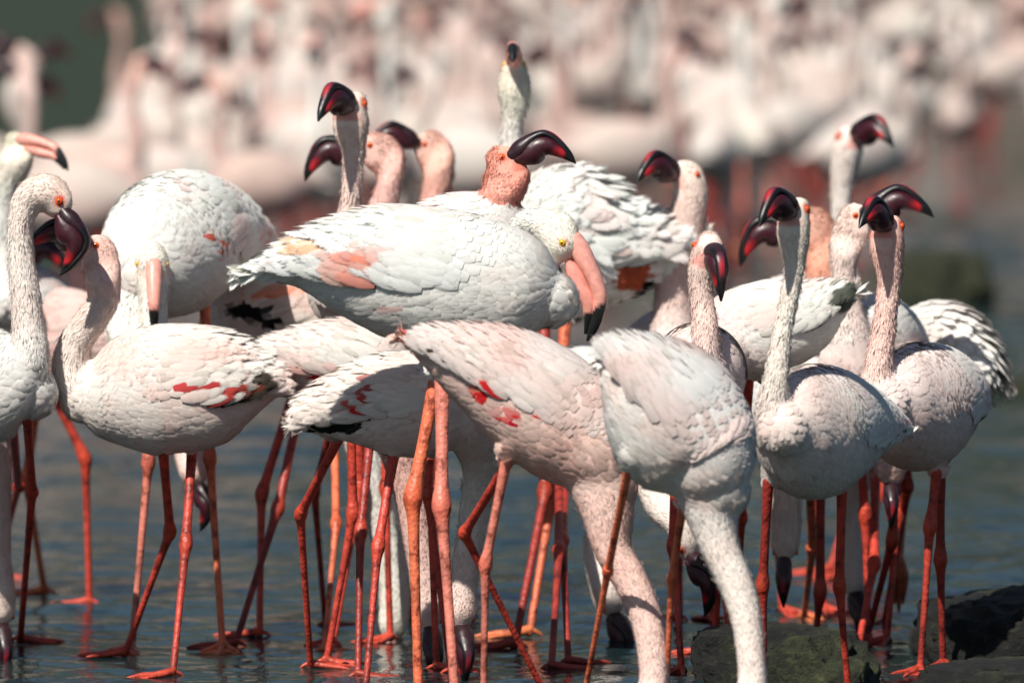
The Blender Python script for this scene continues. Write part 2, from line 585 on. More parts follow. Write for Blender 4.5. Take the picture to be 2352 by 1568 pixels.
def flamingo(label, kind, Y, body, neck, head, legs=None, tint=None, legcol=LEG_RED, group=None, spots=(), detail=1.0,
             wing_red=0.25, wing_black=True, voxel=0.006, dorsal=None, legscale=1.0, ruffle=0.0, mott=0.5, name='flamingo', tuft=True, foot_heading=None):
    g = 1.35 if kind == 'greater' else 1.0
    t = dict(head=PALE, neck=PALE, body=WHITE, belly=WHITE, wing=WHITE, blush=PINK, face=None)
    t.update(tint or {})
    s0 = Y / FPX                       # metres per pixel at this bird
    # ---- body stations
    if body[0] == 'auto':
        _, px, py, dy, hd, pt, sc = body
        c0 = W(px, py, Y + dy)
        hd, pt = math.radians(hd), math.radians(pt)
        f = np.array([math.cos(hd) * math.cos(pt), math.sin(hd) * math.cos(pt), math.sin(pt)])
        u = norm(np.array([0, 0, 1]) - f[2] * f)
        B = np.array([np.concatenate([c0 + (f * x + u * z) * sc * s0, [a * sc * s0, b * sc * s0]]) for x, z, a, b in BODY_T])
    else:
        B = np.array([np.concatenate([W(p[0], p[1], Y + p[2]), [p[3] * (Y + p[2]) / FPX, (p[4] if len(p) > 4 else p[3] * .85) * (Y + p[2]) / FPX]]) for p in body])
    BD = catmull(B, 8)
    BC, ba, bb = BD[:, :3], np.maximum(BD[:, 3], .003), np.maximum(BD[:, 4], .003)
    up = np.array([0, 0, 1.0]) if dorsal is None else np.array(dorsal, float)
    BT, BU, BS = frames(BC, up)
    NKp = np.array([np.concatenate([W(p[0], p[1], Y + p[2]), [p[3] * (Y + p[2]) / FPX]]) for p in neck])
    NK = catmull(NKp, 6)
    NC, nr = NK[:, :3], np.maximum(NK[:, 3], .004)
    nT, nU, nS = frames(NC)
    parts = [loft(*rounded(BC, BU, BS, ba, bb), 24), loft(*rounded(NC, nU, nS, nr, nr), 16)]
    # ---- head frame
    hx, hy, hdy, fw, hs = head[:5]
    hp = W(hx, hy, Y + hdy)
    f = norm(np.array(fw, float))
    uh = np.array(head[5], float) if len(head) > 5 else np.array([0, 0, 1.0])
    uz = norm(uh - (uh @ f) * f)
    sy = np.cross(uz, f)
    R = np.stack([f, sy, uz])
    hsc = hs * s0
    def hl(x, y, z):
        return hp + (np.array([x, y, z]) @ R) * hsc
    if kind == 'lesser':
        parts.append(ellipsoid(hl(-8, 0, -2), R, np.array([36, 27, 33]) * hsc))
        parts.append(ellipsoid(hl(10, 0, 0), R, np.array([22, 23, 21]) * hsc))
        eye_at, er, eh = (-4, 25.5, 1), 8.0, 25.0
    else:
        parts.append(ellipsoid(hl(-26, 0, -6), R, np.array([54, 38, 46]) * hsc))
        parts.append(ellipsoid(hl(10, 0, 6), R, np.array([30, 30, 30]) * hsc))
        eye_at, er, eh = (0, 31.5, 0), 8.5, 31.0
    # ---- legs: joints in the picture, feet on the ground
    cen = BC[len(BC) // 2]
    fwd = norm(BC[0] - BC[-1])
    heading = math.atan2(fwd[1], fwd[0])
    legs_w = []
    if legs is None:
        side = norm(np.array([-math.sin(heading), math.cos(heading), 0]))
        hgt = cen[2]
        for k in (-1, 1):
            hip = cen + side * k * .035 * g + fwd * np.array([1, 1, 0]) * .01
            an = np.array([hip[0] - .03 * math.cos(heading) + RNG.normal() * .01, hip[1] - .03 * math.sin(heading), hgt * .42])
            ft = np.array([hip[0] + RNG.normal() * .02 + .01 * k, hip[1] + RNG.normal() * .02, 0])
            legs_w.append((hip, an, ft, True))
    else:
        for lg in legs:
            hip, an, ft = lg
            f3 = G(ft[0], ft[1]) if len(ft) == 2 else W(ft[0], ft[1], Y + ft[2])
            h3 = W(hip[0], hip[1], Y + (hip[2] if len(hip) > 2 else 0))
            ya = Y + an[2] if len(an) > 2 else 0.5 * (h3[1] + f3[1])
            a3 = W(an[0], an[1], ya)
            legs_w.append((h3, a3, f3, len(ft) == 2))
    if tuft:
        for h3, a3, f3, _ in legs_w:
            d = norm(a3 - h3)
            parts.append(tube([h3 - d * 50 * s0, h3 - d * 12 * s0, h3 + d * 14 * s0 * g], np.array([18, 14, 11]) * s0 * g * legscale, 10, 3))
    loc = np.mean([l[2] for l in legs_w], 0)
    loc[2] = 0.0
    root = bpy.data.objects.new(name, None)
    root.empty_display_size = 0.1
    COL.objects.link(root)
    root.location = loc
    tag(root, label, 'flamingo', group)

    V, F = merge(parts)
    V, F, N = remesh(V, F, voxel)
    if abs(f[0]) > .75:
        hl0 = ((V - hp) @ R.T) / hsc
        lim = 26.0 if kind == 'lesser' else 30.0
        w = np.clip((105 - np.linalg.norm(hl0, axis=1)) / 45, 0, 1)
        w = w * w * (3 - 2 * w)
        V = V - (R[1] * hsc)[None] * (hl0[:, 1] * (1 - lim / np.maximum(np.abs(hl0[:, 1]).max() * .9, lim)) * w)[:, None] * (np.linalg.norm(hl0, axis=1) < 105)[:, None] * .8
    # ---- nearest place along head -> neck -> chest -> tail
    ch = np.vstack([NC[::-1], BC])
    rad = np.concatenate([nr[::-1], (ba + bb) / 2])
    cT = np.vstack([-nT[::-1], BT])
    nn = len(NC)
    idx = np.empty(len(V), int)
    for i in range(0, len(V), 4000):
        d = np.linalg.norm(V[i:i + 4000, None] - ch[None], axis=2) - rad[None]
        idx[i:i + 4000] = d.argmin(1)
    is_neck = idx < nn - 4
    un = np.clip(idx / max(nn - 1, 1), 0, 1)                 # 0 head, 1 base of neck
    sb = np.clip((idx - nn) / max(len(BC) - 1, 1), 0, 1)     # 0 chest, 1 tail
    flow = cT[idx]
    hloc = ((V - hp) @ R.T) / hsc
    # ---- pigment
    def pigment(P, Nn, un, sb, is_neck, hloc, seed):
        ns = vnoise(P, 14, seed) * .6 + vnoise(P, 37, seed + 1) * .4
        c = np.where(is_neck[:, None], t['head'] + (t['neck'] - t['head']) * np.clip(un * 2.2 - .25, 0, 1)[:, None], t['body'])
        k = np.clip(un * 4 - 2.9, 0, 1) * is_neck
        c = c + k[:, None] * (t['body'] - c)
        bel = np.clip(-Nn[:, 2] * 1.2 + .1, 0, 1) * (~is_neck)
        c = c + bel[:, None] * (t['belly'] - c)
        bl = np.clip((ns - .45) * 3.2, 0, 1) * mott * np.where(is_neck, .35, 1.0)
        c = c + bl[:, None] * (t['blush'] - c)
        if t['face'] is not None:
            de = np.minimum(np.linalg.norm(hloc - np.array(eye_at), axis=1), np.linalg.norm(hloc - np.array(eye_at) * [1, -1, 1], axis=1))
            fa = np.clip((19 - de) / 9, 0, 1) * np.clip((hloc[:, 2] + 14) / 8, 0, 1)
            fa = np.maximum(fa, 0.5 * np.clip((hloc[:, 0] - 20) / 8, 0, 1) * (np.abs(hloc[:, 2]) < 30))
            fa = fa * (np.linalg.norm(hloc, axis=1) < 60)
            c = c + fa[:, None] * (np.array(t['face']) - c)
        return np.clip(c, 0.004, .82)
    seed = RNG.integers(1, 90)
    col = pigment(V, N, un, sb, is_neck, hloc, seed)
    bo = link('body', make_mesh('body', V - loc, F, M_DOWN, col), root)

    def spotted(cc, pp, fac):
        for (qx, qy, rx, ry, sc_) in spots:
            d = ((pp[:, 0] - qx) / rx) ** 2 + ((pp[:, 1] - qy) / ry) ** 2
            w = np.clip(1.35 - d, 0, 1) * (RNG.random(len(cc)) < np.clip(1.5 - d, 0, 1)) * fac
            w = w * (.55 + .45 * RNG.random(len(cc)))
            if sum(sc_) < .95: w = np.minimum(1, w * 1.9)
            cc = cc + w[:, None] * (np.array(sc_) * (.85 + .3 * RNG.random((len(cc), 1))) - cc)
        return cc
    # ---- plumage on the body and down on the neck
    if detail > 0:
        items = []
        bi = ~is_neck
        for h3, a3, _, _ in legs_w:
            bi &= np.linalg.norm(V - (h3 + norm(a3 - h3) * 8 * s0), axis=1) > 26 * s0 * g
        bi = np.where(bi)[0]
        m = int(min(len(bi), 2600 * detail * g))
        pick = RNG.choice(bi, m, replace=False)
        P, Nn, s_ = V[pick], N[pick], sb[pick]
        L = (21 + 34 * s_ + 6 * RNG.random(m)) * s0 * g
        Wd = L * (.34 - .13 * s_)
        D = flow[pick] + np.array([0, 0, -.25]) + (.12 + ruffle * .5) * RNG.normal(size=(m, 3))
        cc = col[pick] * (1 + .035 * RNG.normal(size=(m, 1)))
        cc = cc * np.where(RNG.random((m, 1)) < .05, .86, 1.0)
        if len(spots):
            cc = spotted(cc, project(P + norm(D) * (L * .6)[:, None]), Nn[:, 1] < .25)
        cc = np.clip(cc, .008, .83)
        tl = (.012 + .03 * s_) + .02 * RNG.random(m) + ruffle * (.15 + .35 * RNG.random(m))
        items.append(feathers(P, Nn, D, L, Wd, cc, tl, curl=L / (340 * s0 * g), camber=.12, sink=-.8 * s0))
        Vf, Ff, cf, nf, uf = soup(items)
        o = link('plumage', make_mesh('plumage', Vf - loc, Ff, M_FEATHER, cf, nf, uf), bo)
        tag(o, kind='stuff')
        ni = np.where(is_neck & ((hloc[:, 0] < 24) | (np.linalg.norm(hloc, axis=1) > 62)))[0]
        de = np.linalg.norm(hloc[ni] * [1, 1, 1] - np.array([2, 0, 0]), axis=1)
        ni = ni[(de > 34) | (hloc[ni, 0] < -14)]
        m = int(5000 * detail)
        pick = RNG.choice(ni, m, replace=True)
        jit = RNG.normal(size=(m, 3)) * .0025
        Nn = N[pick]
        jit -= (jit * Nn).sum(1, keepdims=True) * Nn
        P = V[pick] + jit
        uu = un[pick]
        L = (7 + 7 * np.clip(uu * 1.6, 0, 1)) * s0 * (.7 + .6 * RNG.random(m)) * g ** .5
        Wd = L * .10
        D = flow[pick] + .22 * RNG.normal(size=(m, 3))
        cc = np.clip(col[pick] * (1 + .06 * RNG.normal(size=(m, 1))), .01, .83)
        Vb, qb, cb, nb = blades(P, Nn, D, L, Wd, cc, .02 + .06 * RNG.random(m) + .4 * (RNG.random(m) < .05))
        o = link('neck_down', make_mesh('neck_down', Vb - loc, [qb], M_FUZZ, cb, nb), bo)
        tag(o, kind='stuff')

    # ---- folded wings
    n_s = len(BC)
    def bsurf(s, ang, off):
        x = np.clip(s, 0, 1) * (n_s - 1)
        i = np.clip(x.astype(int), 0, n_s - 2)
        w = (x - i)[:, None]
        L_ = lambda A: A[i] * (1 - w) + A[i + 1] * w
        C, U, Sd = L_(BC), L_(BU), L_(BS)
        a, b = L_(ba[:, None])[:, 0], L_(bb[:, None])[:, 0]
        ca, sa = np.cos(ang), np.sin(ang)
        nrm = norm(U * (ca / a)[:, None] + Sd * (sa / b)[:, None])
        return C + U * (a * ca)[:, None] + Sd * (b * sa)[:, None] + nrm * off[:, None], nrm
    def low_edge(s):
        return np.radians(np.interp(s, [.12, .28, .55, .8, 1.0], [42, 92, 104, 84, 52]))
    if detail > 0 or voxel < .012:
        for sg in (-1, 1):
            gs, ga = 26, 12
            ss = np.linspace(.14, .985, gs)
            q = np.linspace(0, 1, ga)
            Sg, Q = np.meshgrid(ss, q, indexing='ij')
            A = np.radians(5) + Q * (low_edge(Sg) - np.radians(5))
            edge = np.minimum(np.minimum(Q, 1 - Q) * ga / 1.6, np.minimum(Sg - .14, .985 - Sg) * gs / 2.4)
            ee = np.clip(edge, 0, 1)
            off = (-5 * (1 - ee) + ee * (np.interp(Sg, [.12, .5], [.3, 4.2]) - 2.0)) * s0 * g
            P, nr_ = bsurf(Sg.ravel(), sg * A.ravel(), off.ravel())
            i = np.arange(gs - 1)[:, None] * ga
            j = np.arange(ga - 1)[None]
            fq = np.stack([i + j, i + j + 1, i + ga + j + 1, i + ga + j], -1).reshape(-1, 4)
            if sg > 0: fq = fq[:, ::-1]
            wc = pigment(P, np.abs(nr_), np.ones(len(P)), Sg.ravel(), np.zeros(len(P), bool), np.full((len(P), 3), 999.), seed)
            wc = wc * .5 + t['wing'] * .5
            wg = link('wing', make_mesh('wing', P - loc, [fq], M_DOWN, wc), root)
            if detail <= 0:
                continue
            items = []
            blen = np.linalg.norm(np.diff(BC, axis=0), axis=1).sum()
            rows = int(blen / (13 * s0 * g) * detail ** .5)
            for r in range(rows):
                s = .15 + .83 * r / rows
                girth = (np.interp(s * (n_s - 1), np.arange(n_s), ba) + np.interp(s * (n_s - 1), np.arange(n_s), bb)) / 2 * (low_edge(s) - .05)
                k = max(3, int(girth / (12 * s0 * g) * detail ** .5))
                qq = np.clip((np.arange(k) + .5 + .4 * RNG.normal(size=k) + .5 * (r % 2)) / k, .02, 1.03)
                sv = np.clip(s + .022 * RNG.normal(size=k), .12, .99)
                av = sg * (np.radians(2) + qq * (low_edge(sv) - np.radians(2)))
                wo = np.interp(sv, [.12, .5], [.3, 4.2]) * s0 * g
                P, nr_ = bsurf(sv, av, wo)
                P2, _ = bsurf(np.minimum(sv + .03, 1), av * (1 - .02), wo)
                D = norm(P2 - P + 1e-9) + (.07 + ruffle * .5) * RNG.normal(size=(k, 3)) + np.array([0, 0, -.06])
                L = (40 + 78 * sv ** 1.5 * (.55 + .5 * qq) + 14 * RNG.random(k)) * (1 - .55 * np.clip((sv - .74) / .25, 0, 1)) * s0 * g
                rl = np.interp(sv * (n_s - 1), np.arange(n_s), ba)
                L = L * np.clip(rl / (52 * s0 * g), .45, 1)
                Wd = L * np.interp(sv, [.1, .5, 1], [.24, .16, .11])
                nz = vnoise(P, 16, seed + 5)
                cc = t['wing'] + (np.clip((nz - .46) * 3, 0, 1) * mott)[:, None] * (t['blush'] - t['wing'])
                rb = np.clip(1 - np.abs(qq - .86) / .16, 0, 1) * np.clip((sv - .42) * 6, 0, 1) * (RNG.random(k) < wing_red)
                cc = cc + (rb * .85)[:, None] * (CORAL * .5 + RED * .5 - cc)
                dk = (RNG.random(k) < .09 + .2 * np.clip(sv - .6, 0, 1))
                cc = np.where(dk[:, None], cc * np.array([.84, .86, .83]), cc)
                cc = cc * (1 + .03 * RNG.normal(size=(k, 1)))
                if len(spots):
                    pp = project(P + D * (L * .6)[:, None])
                    fac = (nr_[:, 1] < .25)
                    cc = spotted(cc, pp, fac)
                tl = np.interp(sv, [.15, .6], [.006, .022]) + .02 * RNG.random(k) + ruffle * (.1 + .4 * RNG.random(k))
                items.append(feathers(P, nr_, D, L, Wd, np.clip(cc, .008, .83), tl, curl=L / (700 * s0 * g), camber=.12))
            Vf, Ff, cf, nf, uf = soup(items)
            o = link('covert_feathers', make_mesh('covert_feathers', Vf - loc, Ff, M_FEATHER, cf, nf, uf), wg)
            tag(o, kind='stuff')
            if wing_black:
                k = 9
                sv = np.linspace(.48, .70, k)
                av = sg * (low_edge(sv) + np.radians(3))
                P, nr_ = bsurf(sv, av, np.full(k, 1.5 * s0))
                P2, _ = bsurf(np.minimum(sv + .04, 1), av * .97, np.full(k, 1.5 * s0))
                D = norm(P2 - P)
                L = np.linspace(46, 74, k) * s0 * g
                it = feathers(P, nr_, D, L, L * .13, np.tile(BLACK, (k, 1)), .05)
                Vf, Ff, cf, nf, uf = soup([it])
                link('flight_feathers', make_mesh('flight_feathers', Vf - loc, Ff, M_FEATHER, cf, nf, uf), wg)
    # ---- tail
    k = 11 if detail > 0 else 5
    fan = np.linspace(-.42, .42, k)
    i0 = int(n_s * .88)
    P = BC[i0] + BS[i0] * (fan * bb[i0] * 1.2)[:, None]
    D = norm(BT[-1] + BS[-1] * fan[:, None] * .6)
    Nn = np.tile(BU[i0], (k, 1)) + BS[i0] * fan[:, None]
    L = (64 - 34 * np.abs(fan)) * s0 * g
    it = feathers(P, Nn, D, L, L * .16, np.tile(t['wing'], (k, 1)) * (.92 + .1 * RNG.random((k, 1))), .02)
    Vf, Ff, cf, nf, uf = soup([it])
    link('tail', make_mesh('tail', Vf - loc, Ff, M_FEATHER, cf, nf, uf), root)
    # ---- bill and eyes
    for nm, (bv, bf, bc) in zip(('upper_bill', 'lower_bill'), BILLS[kind]):
        link(nm, make_mesh(nm, hp + (bv @ R) * hsc - loc, bf, M_BILL, bc), root)
    if voxel < .012:
        for sg in (-1, 1):
            em = (np.abs(hloc[:, 0] - eye_at[0]) < 9) & (np.abs(hloc[:, 2] - eye_at[2]) < 9) & (sg * hloc[:, 1] > 5) & (np.abs(hloc[:, 1]) < 70)
            ey = (sg * hloc[em, 1]).max() - 3.2 if em.any() else eh
            c = hl(eye_at[0], sg * ey, eye_at[2])
            ev, ef = ellipsoid(c, R, np.array([er, er * .75, er]) * hsc, 14)
            eo = link('eye', make_mesh('eye', ev - loc, ef, M_IRIS if kind == 'lesser' else M_IRIS_Y), root)
            c2 = hl(eye_at[0] + .4, sg * (ey + er * .56), eye_at[2])
            pv, pf = ellipsoid(c2, R, np.array([3.4, 2.2, 3.4]) * hsc, 10)
            link('pupil', make_mesh('pupil', pv - loc, pf, M_PUPIL), eo)
    # ---- legs
    for li, (h3, a3, f3, ground) in enumerate(legs_w):
        lc = legcol[li % len(legcol)] if isinstance(legcol[0], (tuple, list)) else legcol
        ls = s0 * legscale * (1.42 if kind == 'greater' else 1.0)
        d1, d2 = norm(a3 - h3), norm(f3 - a3)
        z0 = f3 + np.array([0, 0, 10 * ls if ground else 0])
        l2 = np.linalg.norm(z0 - a3)
        P = [h3 - d1 * 20 * s0, h3 * .6 + a3 * .4, a3 - d1 * 42 * ls, a3 - d1 * 16 * ls, a3 + d2 * 5 * ls, a3 + d2 * 40 * ls, a3 + d2 * l2 * .5, a3 + d2 * (l2 - 16 * ls), z0]
        rr = np.array([13.5, 10.5, 11.0, 14.5, 16, 10, 7.8, 8.0, 9.5]) * ls
        V, F = tube(P, rr, 12, 5)
        base = np.array(lc)
        tt = np.clip(((V - h3) @ norm(f3 - h3)) / np.linalg.norm(f3 - h3), 0, 1)
        da = np.linalg.norm(V - a3, axis=1)
        c = np.tile(base, (len(V), 1))
        c = c + (np.clip(1 - da / (46 * ls), 0, 1) * .6)[:, None] * (np.array([.62, .075, .025]) - c)
        dirt = np.clip((vnoise(V, 30, li + 3) - .5) * 3, 0, 1) * np.clip(tt * 1.5 - .3, 0, 1)
        c = c * (1 - .55 * dirt)[:, None]
        lo = link('leg', make_mesh('leg', V - loc, F, M_LEG, c), root)
        hd = heading if foot_heading is None else math.radians(foot_heading)
        if ground:
            fv, ff, fc = foot_mesh(hd + .25 * RNG.normal(), ls * 1.2, base * .95)
            link('foot', make_mesh('foot', fv + f3 - loc, ff, M_LEG, fc), lo)
        elif voxel < .012:
            parts = []
            for a in (-.16, 0, .16):
                sdv = np.array([math.cos(a + 1.2), math.sin(a + 1.2), 0])
                tip = f3 + np.array([math.sin(a) * 60 * ls, 0.02 * math.cos(3 * a), -118 * ls + abs(a) * 120 * ls])
                parts.append(tube([f3 + [0, 0, 4 * ls], f3 * .6 + tip * .4 + [math.sin(a) * 40 * ls, 0, 0], tip], np.array([11, 12, 3]) * ls, 8, 4))
            fv, ff = merge(parts)
            link('foot', make_mesh('foot', fv - loc, ff, M_LEG, np.tile(base * .55, (len(fv), 1))), lo)
    return root
# ------------------------------------------------------------------ water, mud, rocks
def mat_water():
    m, nt, b = new_mat('water')
    geo = nd(nt, 'ShaderNodeNewGeometry')
    mp = nd(nt, 'ShaderNodeMapping')
    mp.inputs['Scale'].default_value = (1.0, 0.6, 1.0)
    nt.links.new(geo.outputs['Position'], mp.inputs[0])
    n1 = nd(nt, 'ShaderNodeTexNoise', i_Scale=24.0, i_Detail=4.0, i_Roughness=0.55)
    n2 = nd(nt, 'ShaderNodeTexNoise', i_Scale=5.0, i_Detail=2.0)
    nt.links.new(mp.outputs[0], n1.inputs[0])
    nt.links.new(mp.outputs[0], n2.inputs[0])
    c = ramp(nt, n2.outputs[0], [(0.35, (0.006, 0.018, 0.022)), (0.7, (0.016, 0.028, 0.026))])
    nt.links.new(c, b.inputs['Base Color'])
    b.inputs['Roughness'].default_value = 0.10
    b.inputs['IOR'].default_value = 1.33
    b.inputs['Specular IOR Level'].default_value = 0.22
    b1 = nd(nt, 'ShaderNodeBump', i_Strength=0.5, i_Distance=0.006)
    nt.links.new(n1.outputs[0], b1.inputs['Height'])
    b2 = nd(nt, 'ShaderNodeBump', i_Strength=0.4, i_Distance=0.02)
    nt.links.new(n2.outputs[0], b2.inputs['Height'])
    nt.links.new(b1.outputs[0], b2.inputs['Normal'])
    nt.links.new(b2.outputs[0], b.inputs['Normal'])
    return m

def mat_rock(name, moss):
    m, nt, b = new_mat(name)
    tc = nd(nt, 'ShaderNodeTexCoord')
    n1 = nd(nt, 'ShaderNodeTexNoise', i_Scale=38.0, i_Detail=8.0, i_Roughness=0.7)
    n2 = nd(nt, 'ShaderNodeTexNoise', i_Scale=5.0, i_Detail=4.0)
    nt.links.new(tc.outputs['Object'], n1.inputs[0])
    nt.links.new(tc.outputs['Object'], n2.inputs[0])
    a = ramp(nt, n1.outputs[0], [(0.42, (0.002, 0.002, 0.002)), (0.56, (0.006, 0.006, 0.004)), (0.72, (0.06, 0.052, 0.03))])
    g = ramp(nt, n1.outputs[0], [(0.38, (0.010, 0.013, 0.005)), (0.56, (0.040, 0.046, 0.016)), (0.72, (0.10, 0.10, 0.035))])
    k = ramp(nt, n2.outputs[0], [(0.5 - moss * .3, (0, 0, 0)), (0.62 - moss * .3, (1, 1, 1))])
    mx = nd(nt, 'ShaderNodeMix', data_type='RGBA')
    nt.links.new(k, mx.inputs[0])
    nt.links.new(a, mx.inputs[6])
    nt.links.new(g, mx.inputs[7])
    nt.links.new(mx.outputs[2], b.inputs['Base Color'])
    b.inputs['Roughness'].default_value = 0.7
    bp = nd(nt, 'ShaderNodeBump', i_Strength=1.0, i_Distance=0.03)
    nt.links.new(n1.outputs[0], bp.inputs['Height'])
    nt.links.new(bp.outputs[0], b.inputs['Normal'])
    return m

M_WATER = mat_water()
M_ROCK, M_MOSS = mat_rock('wet_rock', .12), mat_rock('mossy_rock', .8)
mud_m, nt_, b_ = new_mat('mud')
n_ = nd(nt_, 'ShaderNodeTexNoise', i_Scale=9.0, i_Detail=5.0)
nt_.links.new(ramp(nt_, n_.outputs[0], [(.35, (.02, .018, .014)), (.7, (.06, .05, .035))]), b_.inputs['Base Color'])

def sheet(name, z, size, mat):
    V = np.array([[-size, -60, z], [size, -60, z], [size, 2 * size, z], [-size, 2 * size, z]], float)
    o = link(name, make_mesh(name, V, [np.array([[0, 1, 2, 3]])], mat))
    return tag(o, kind='structure')

sheet('ground', -0.30, 1500, mud_m)
sheet('water', -0.03, 1500, M_WATER)

def ripples(y0, y1, hw, dx, dy, edge0, edge1):
    xs = np.arange(-hw, hw + dx, dx)
    ys = np.arange(y0, y1 + dy, dy)
    X, Yg = np.meshgrid(xs, ys)
    P = np.stack([X.ravel() * .75, Yg.ravel(), 0 * X.ravel()], 1)
    Q = np.stack([X.ravel() * .75 + .25 * Yg.ravel(), Yg.ravel(), 3 + 0 * X.ravel()], 1)
    amp = .35 + 1.1 * vnoise(P, 1.6, 4)
    z = amp * (.016 * (vnoise(P, 5.5, 1) - .5) + .010 * (vnoise(Q, 12, 2) - .5) + .0055 * (vnoise(P, 26, 3) - .5) + .0022 * (vnoise(Q, 55, 5) - .5))
    V = np.stack([X.ravel(), Yg.ravel(), z + .003], 1)
    n, m = X.shape
    i = np.arange(n - 1)[:, None] * m
    j = np.arange(m - 1)[None]
    o = link('water', make_mesh('water', V, [np.stack([i + j, i + j + 1, i + m + j + 1, i + m + j], -1).reshape(-1, 4)], M_WATER))
    return tag(o, kind='structure')

ripples(12.6, 19.0, 1.35, .012, .016, 0, 0)
ripples(19.0, 34.0, 2.5, .028, .04, 0, 0)

def rock(label, px, py, size, mat, seed, Y=None, group=None, sub=5):
    import bmesh
    bm = bmesh.new()
    bmesh.ops.create_icosphere(bm, subdivisions=sub, radius=1.0)
    V = np.array([v.co[:] for v in bm.verts])
    F = np.array([[l.index for l in f.verts] for f in bm.faces])
    bm.free()
    d = .5 * vnoise(V, 1.3, seed) + .3 * vnoise(V, 3.1, seed + 1) + .2 * np.abs(vnoise(V, 6.5, seed + 2) - .5) * 2 + .12 * vnoise(V, 15, seed + 3) + .07 * vnoise(V, 34, seed + 4)
    V = V * (0.55 + d)[:, None]
    V = np.where(np.abs(V) > .8, np.sign(V) * (.8 + (np.abs(V) - .8) * .4), V) * np.array(size)
    c = G(px, py) if Y is None else W(px, py, Y)
    o = link('rock', make_mesh('rock', V, [F], mat), None, c)
    return tag(o, label, 'rock', group)

rock('dark wet rock slab under the feeding bird and the slender-necked one', 1805, 1560, (.17, .15, .10), M_ROCK, 4)
rock('mossy rock bank rising from the water in the near corner', 2345, 1500, (.20, .26, .12), M_ROCK, 9)
rock('low mud-caked rock in front of the mossy bank', 2360, 1610, (.22, .2, .07), M_ROCK, 14)
rock('green mossy boulder standing alone in the water beyond the group', 2150, 690, (.20, .25, .17), M_MOSS, 21)
rock('flat mossy stone just above the water beyond the arched-back bird', 2330, 890, (.16, .3, .03), M_MOSS, 31)

# unseen dark slope, added so the water mirrors it instead of bright sky
hm, hnt, hb = new_mat('added_slope')
hn = nd(hnt, 'ShaderNodeTexNoise', i_Scale=0.03, i_Detail=6.0)
hnt.links.new(ramp(hnt, hn.outputs[0], [(.35, (.012, .018, .010)), (.7, (.035, .045, .022))]), hb.inputs['Base Color'])
hb.inputs['Roughness'].default_value = 1.0
xs = np.linspace(-1400, 1400, 90)
rows_ = []
for k, (yy, zz) in enumerate(((520, -1), (600, .45), (760, .85), (980, 1.0), (1300, .6))):
    P = np.stack([xs, yy + 0 * xs, 0 * xs], 1)
    rows_.append(np.stack([xs, yy + 60 * vnoise(P, .004, k), np.where(zz < 0, -1.0, zz * (110 + 70 * vnoise(P, .003, 7) + 25 * vnoise(P, .02, 9)))], 1))
HV = np.vstack(rows_)
HI = np.arange(4)[:, None] * 90
HJ = np.arange(89)[None]
tag(link('added_hills', make_mesh('added_hills', HV, [np.stack([HI + HJ, HI + HJ + 1, HI + 90 + HJ + 1, HI + 90 + HJ], -1).reshape(-1, 4)], hm)), kind='structure')
# ------------------------------------------------------------------ the birds of the front group
# picture joints are (px, py, offset in distance, radius in px); every foot stands on the ground
FRONT = 'flamingos of the sharp front group'
FACE = (0.62, 0.06, 0.03)
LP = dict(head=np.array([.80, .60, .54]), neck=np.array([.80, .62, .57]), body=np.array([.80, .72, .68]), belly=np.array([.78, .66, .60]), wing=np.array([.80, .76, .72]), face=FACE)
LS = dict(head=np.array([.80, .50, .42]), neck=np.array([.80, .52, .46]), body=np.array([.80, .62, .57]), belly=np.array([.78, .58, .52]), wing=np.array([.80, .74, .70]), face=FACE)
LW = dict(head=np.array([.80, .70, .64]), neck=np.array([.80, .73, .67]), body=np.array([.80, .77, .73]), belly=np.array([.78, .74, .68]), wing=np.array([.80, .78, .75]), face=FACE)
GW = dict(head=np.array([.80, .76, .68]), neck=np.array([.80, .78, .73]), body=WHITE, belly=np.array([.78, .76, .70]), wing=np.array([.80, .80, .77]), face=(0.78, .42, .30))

# the large white bird in the middle
flamingo('large white flamingo with pink black-tipped bill hanging down and coral patches on its wing', 'greater', 14.5,
    [(1272, 690, 0, 62, 60), (1205, 672, 0, 128, 112), (1105, 655, 0, 155, 128), (1000, 640, 0, 160, 128), (900, 626, 0, 150, 115), (800, 617, 0, 112, 92), (712, 611, 0, 64, 60), (645, 615, 0, 34, 38), (600, 619, 0, 16, 24), (566, 623, 0, 5, 14)],
    [(1235, 690, .06, 62), (1240, 610, .16, 42), (1205, 560, .18, 36), (1207, 522, .17, 34), (1240, 514, .15, 38), (1270, 528, .13, 44), (1290, 560, .12, 44)],
    (1302, 556, .12, (.42, -.12, -.90), 1.0),
    [((1000, 880, .03), (948, 1141), (962, 1618)), ((1016, 880, -.04), (1014, 1160), (1048, 1632))],
    dict(GW, blush=np.array([.80, .66, .60])), legcol=(LEG_ORANGE, LEG_PINK), group=FRONT, mott=.45, wing_red=.05, legscale=1.0,
    spots=[(690, 578, 50, 11, (.80, .46, .26)), (800, 620, 22, 42, (.80, .20, .12)), (840, 605, 26, 40, (.80, .25, .16)), (765, 600, 30, 26, (.80, .36, .28)), (868, 585, 20, 26, (.80, .5, .44)), (770, 640, 20, 24, (.8, .40, .32)), (880, 712, 36, 8, (.80, .42, .38))])

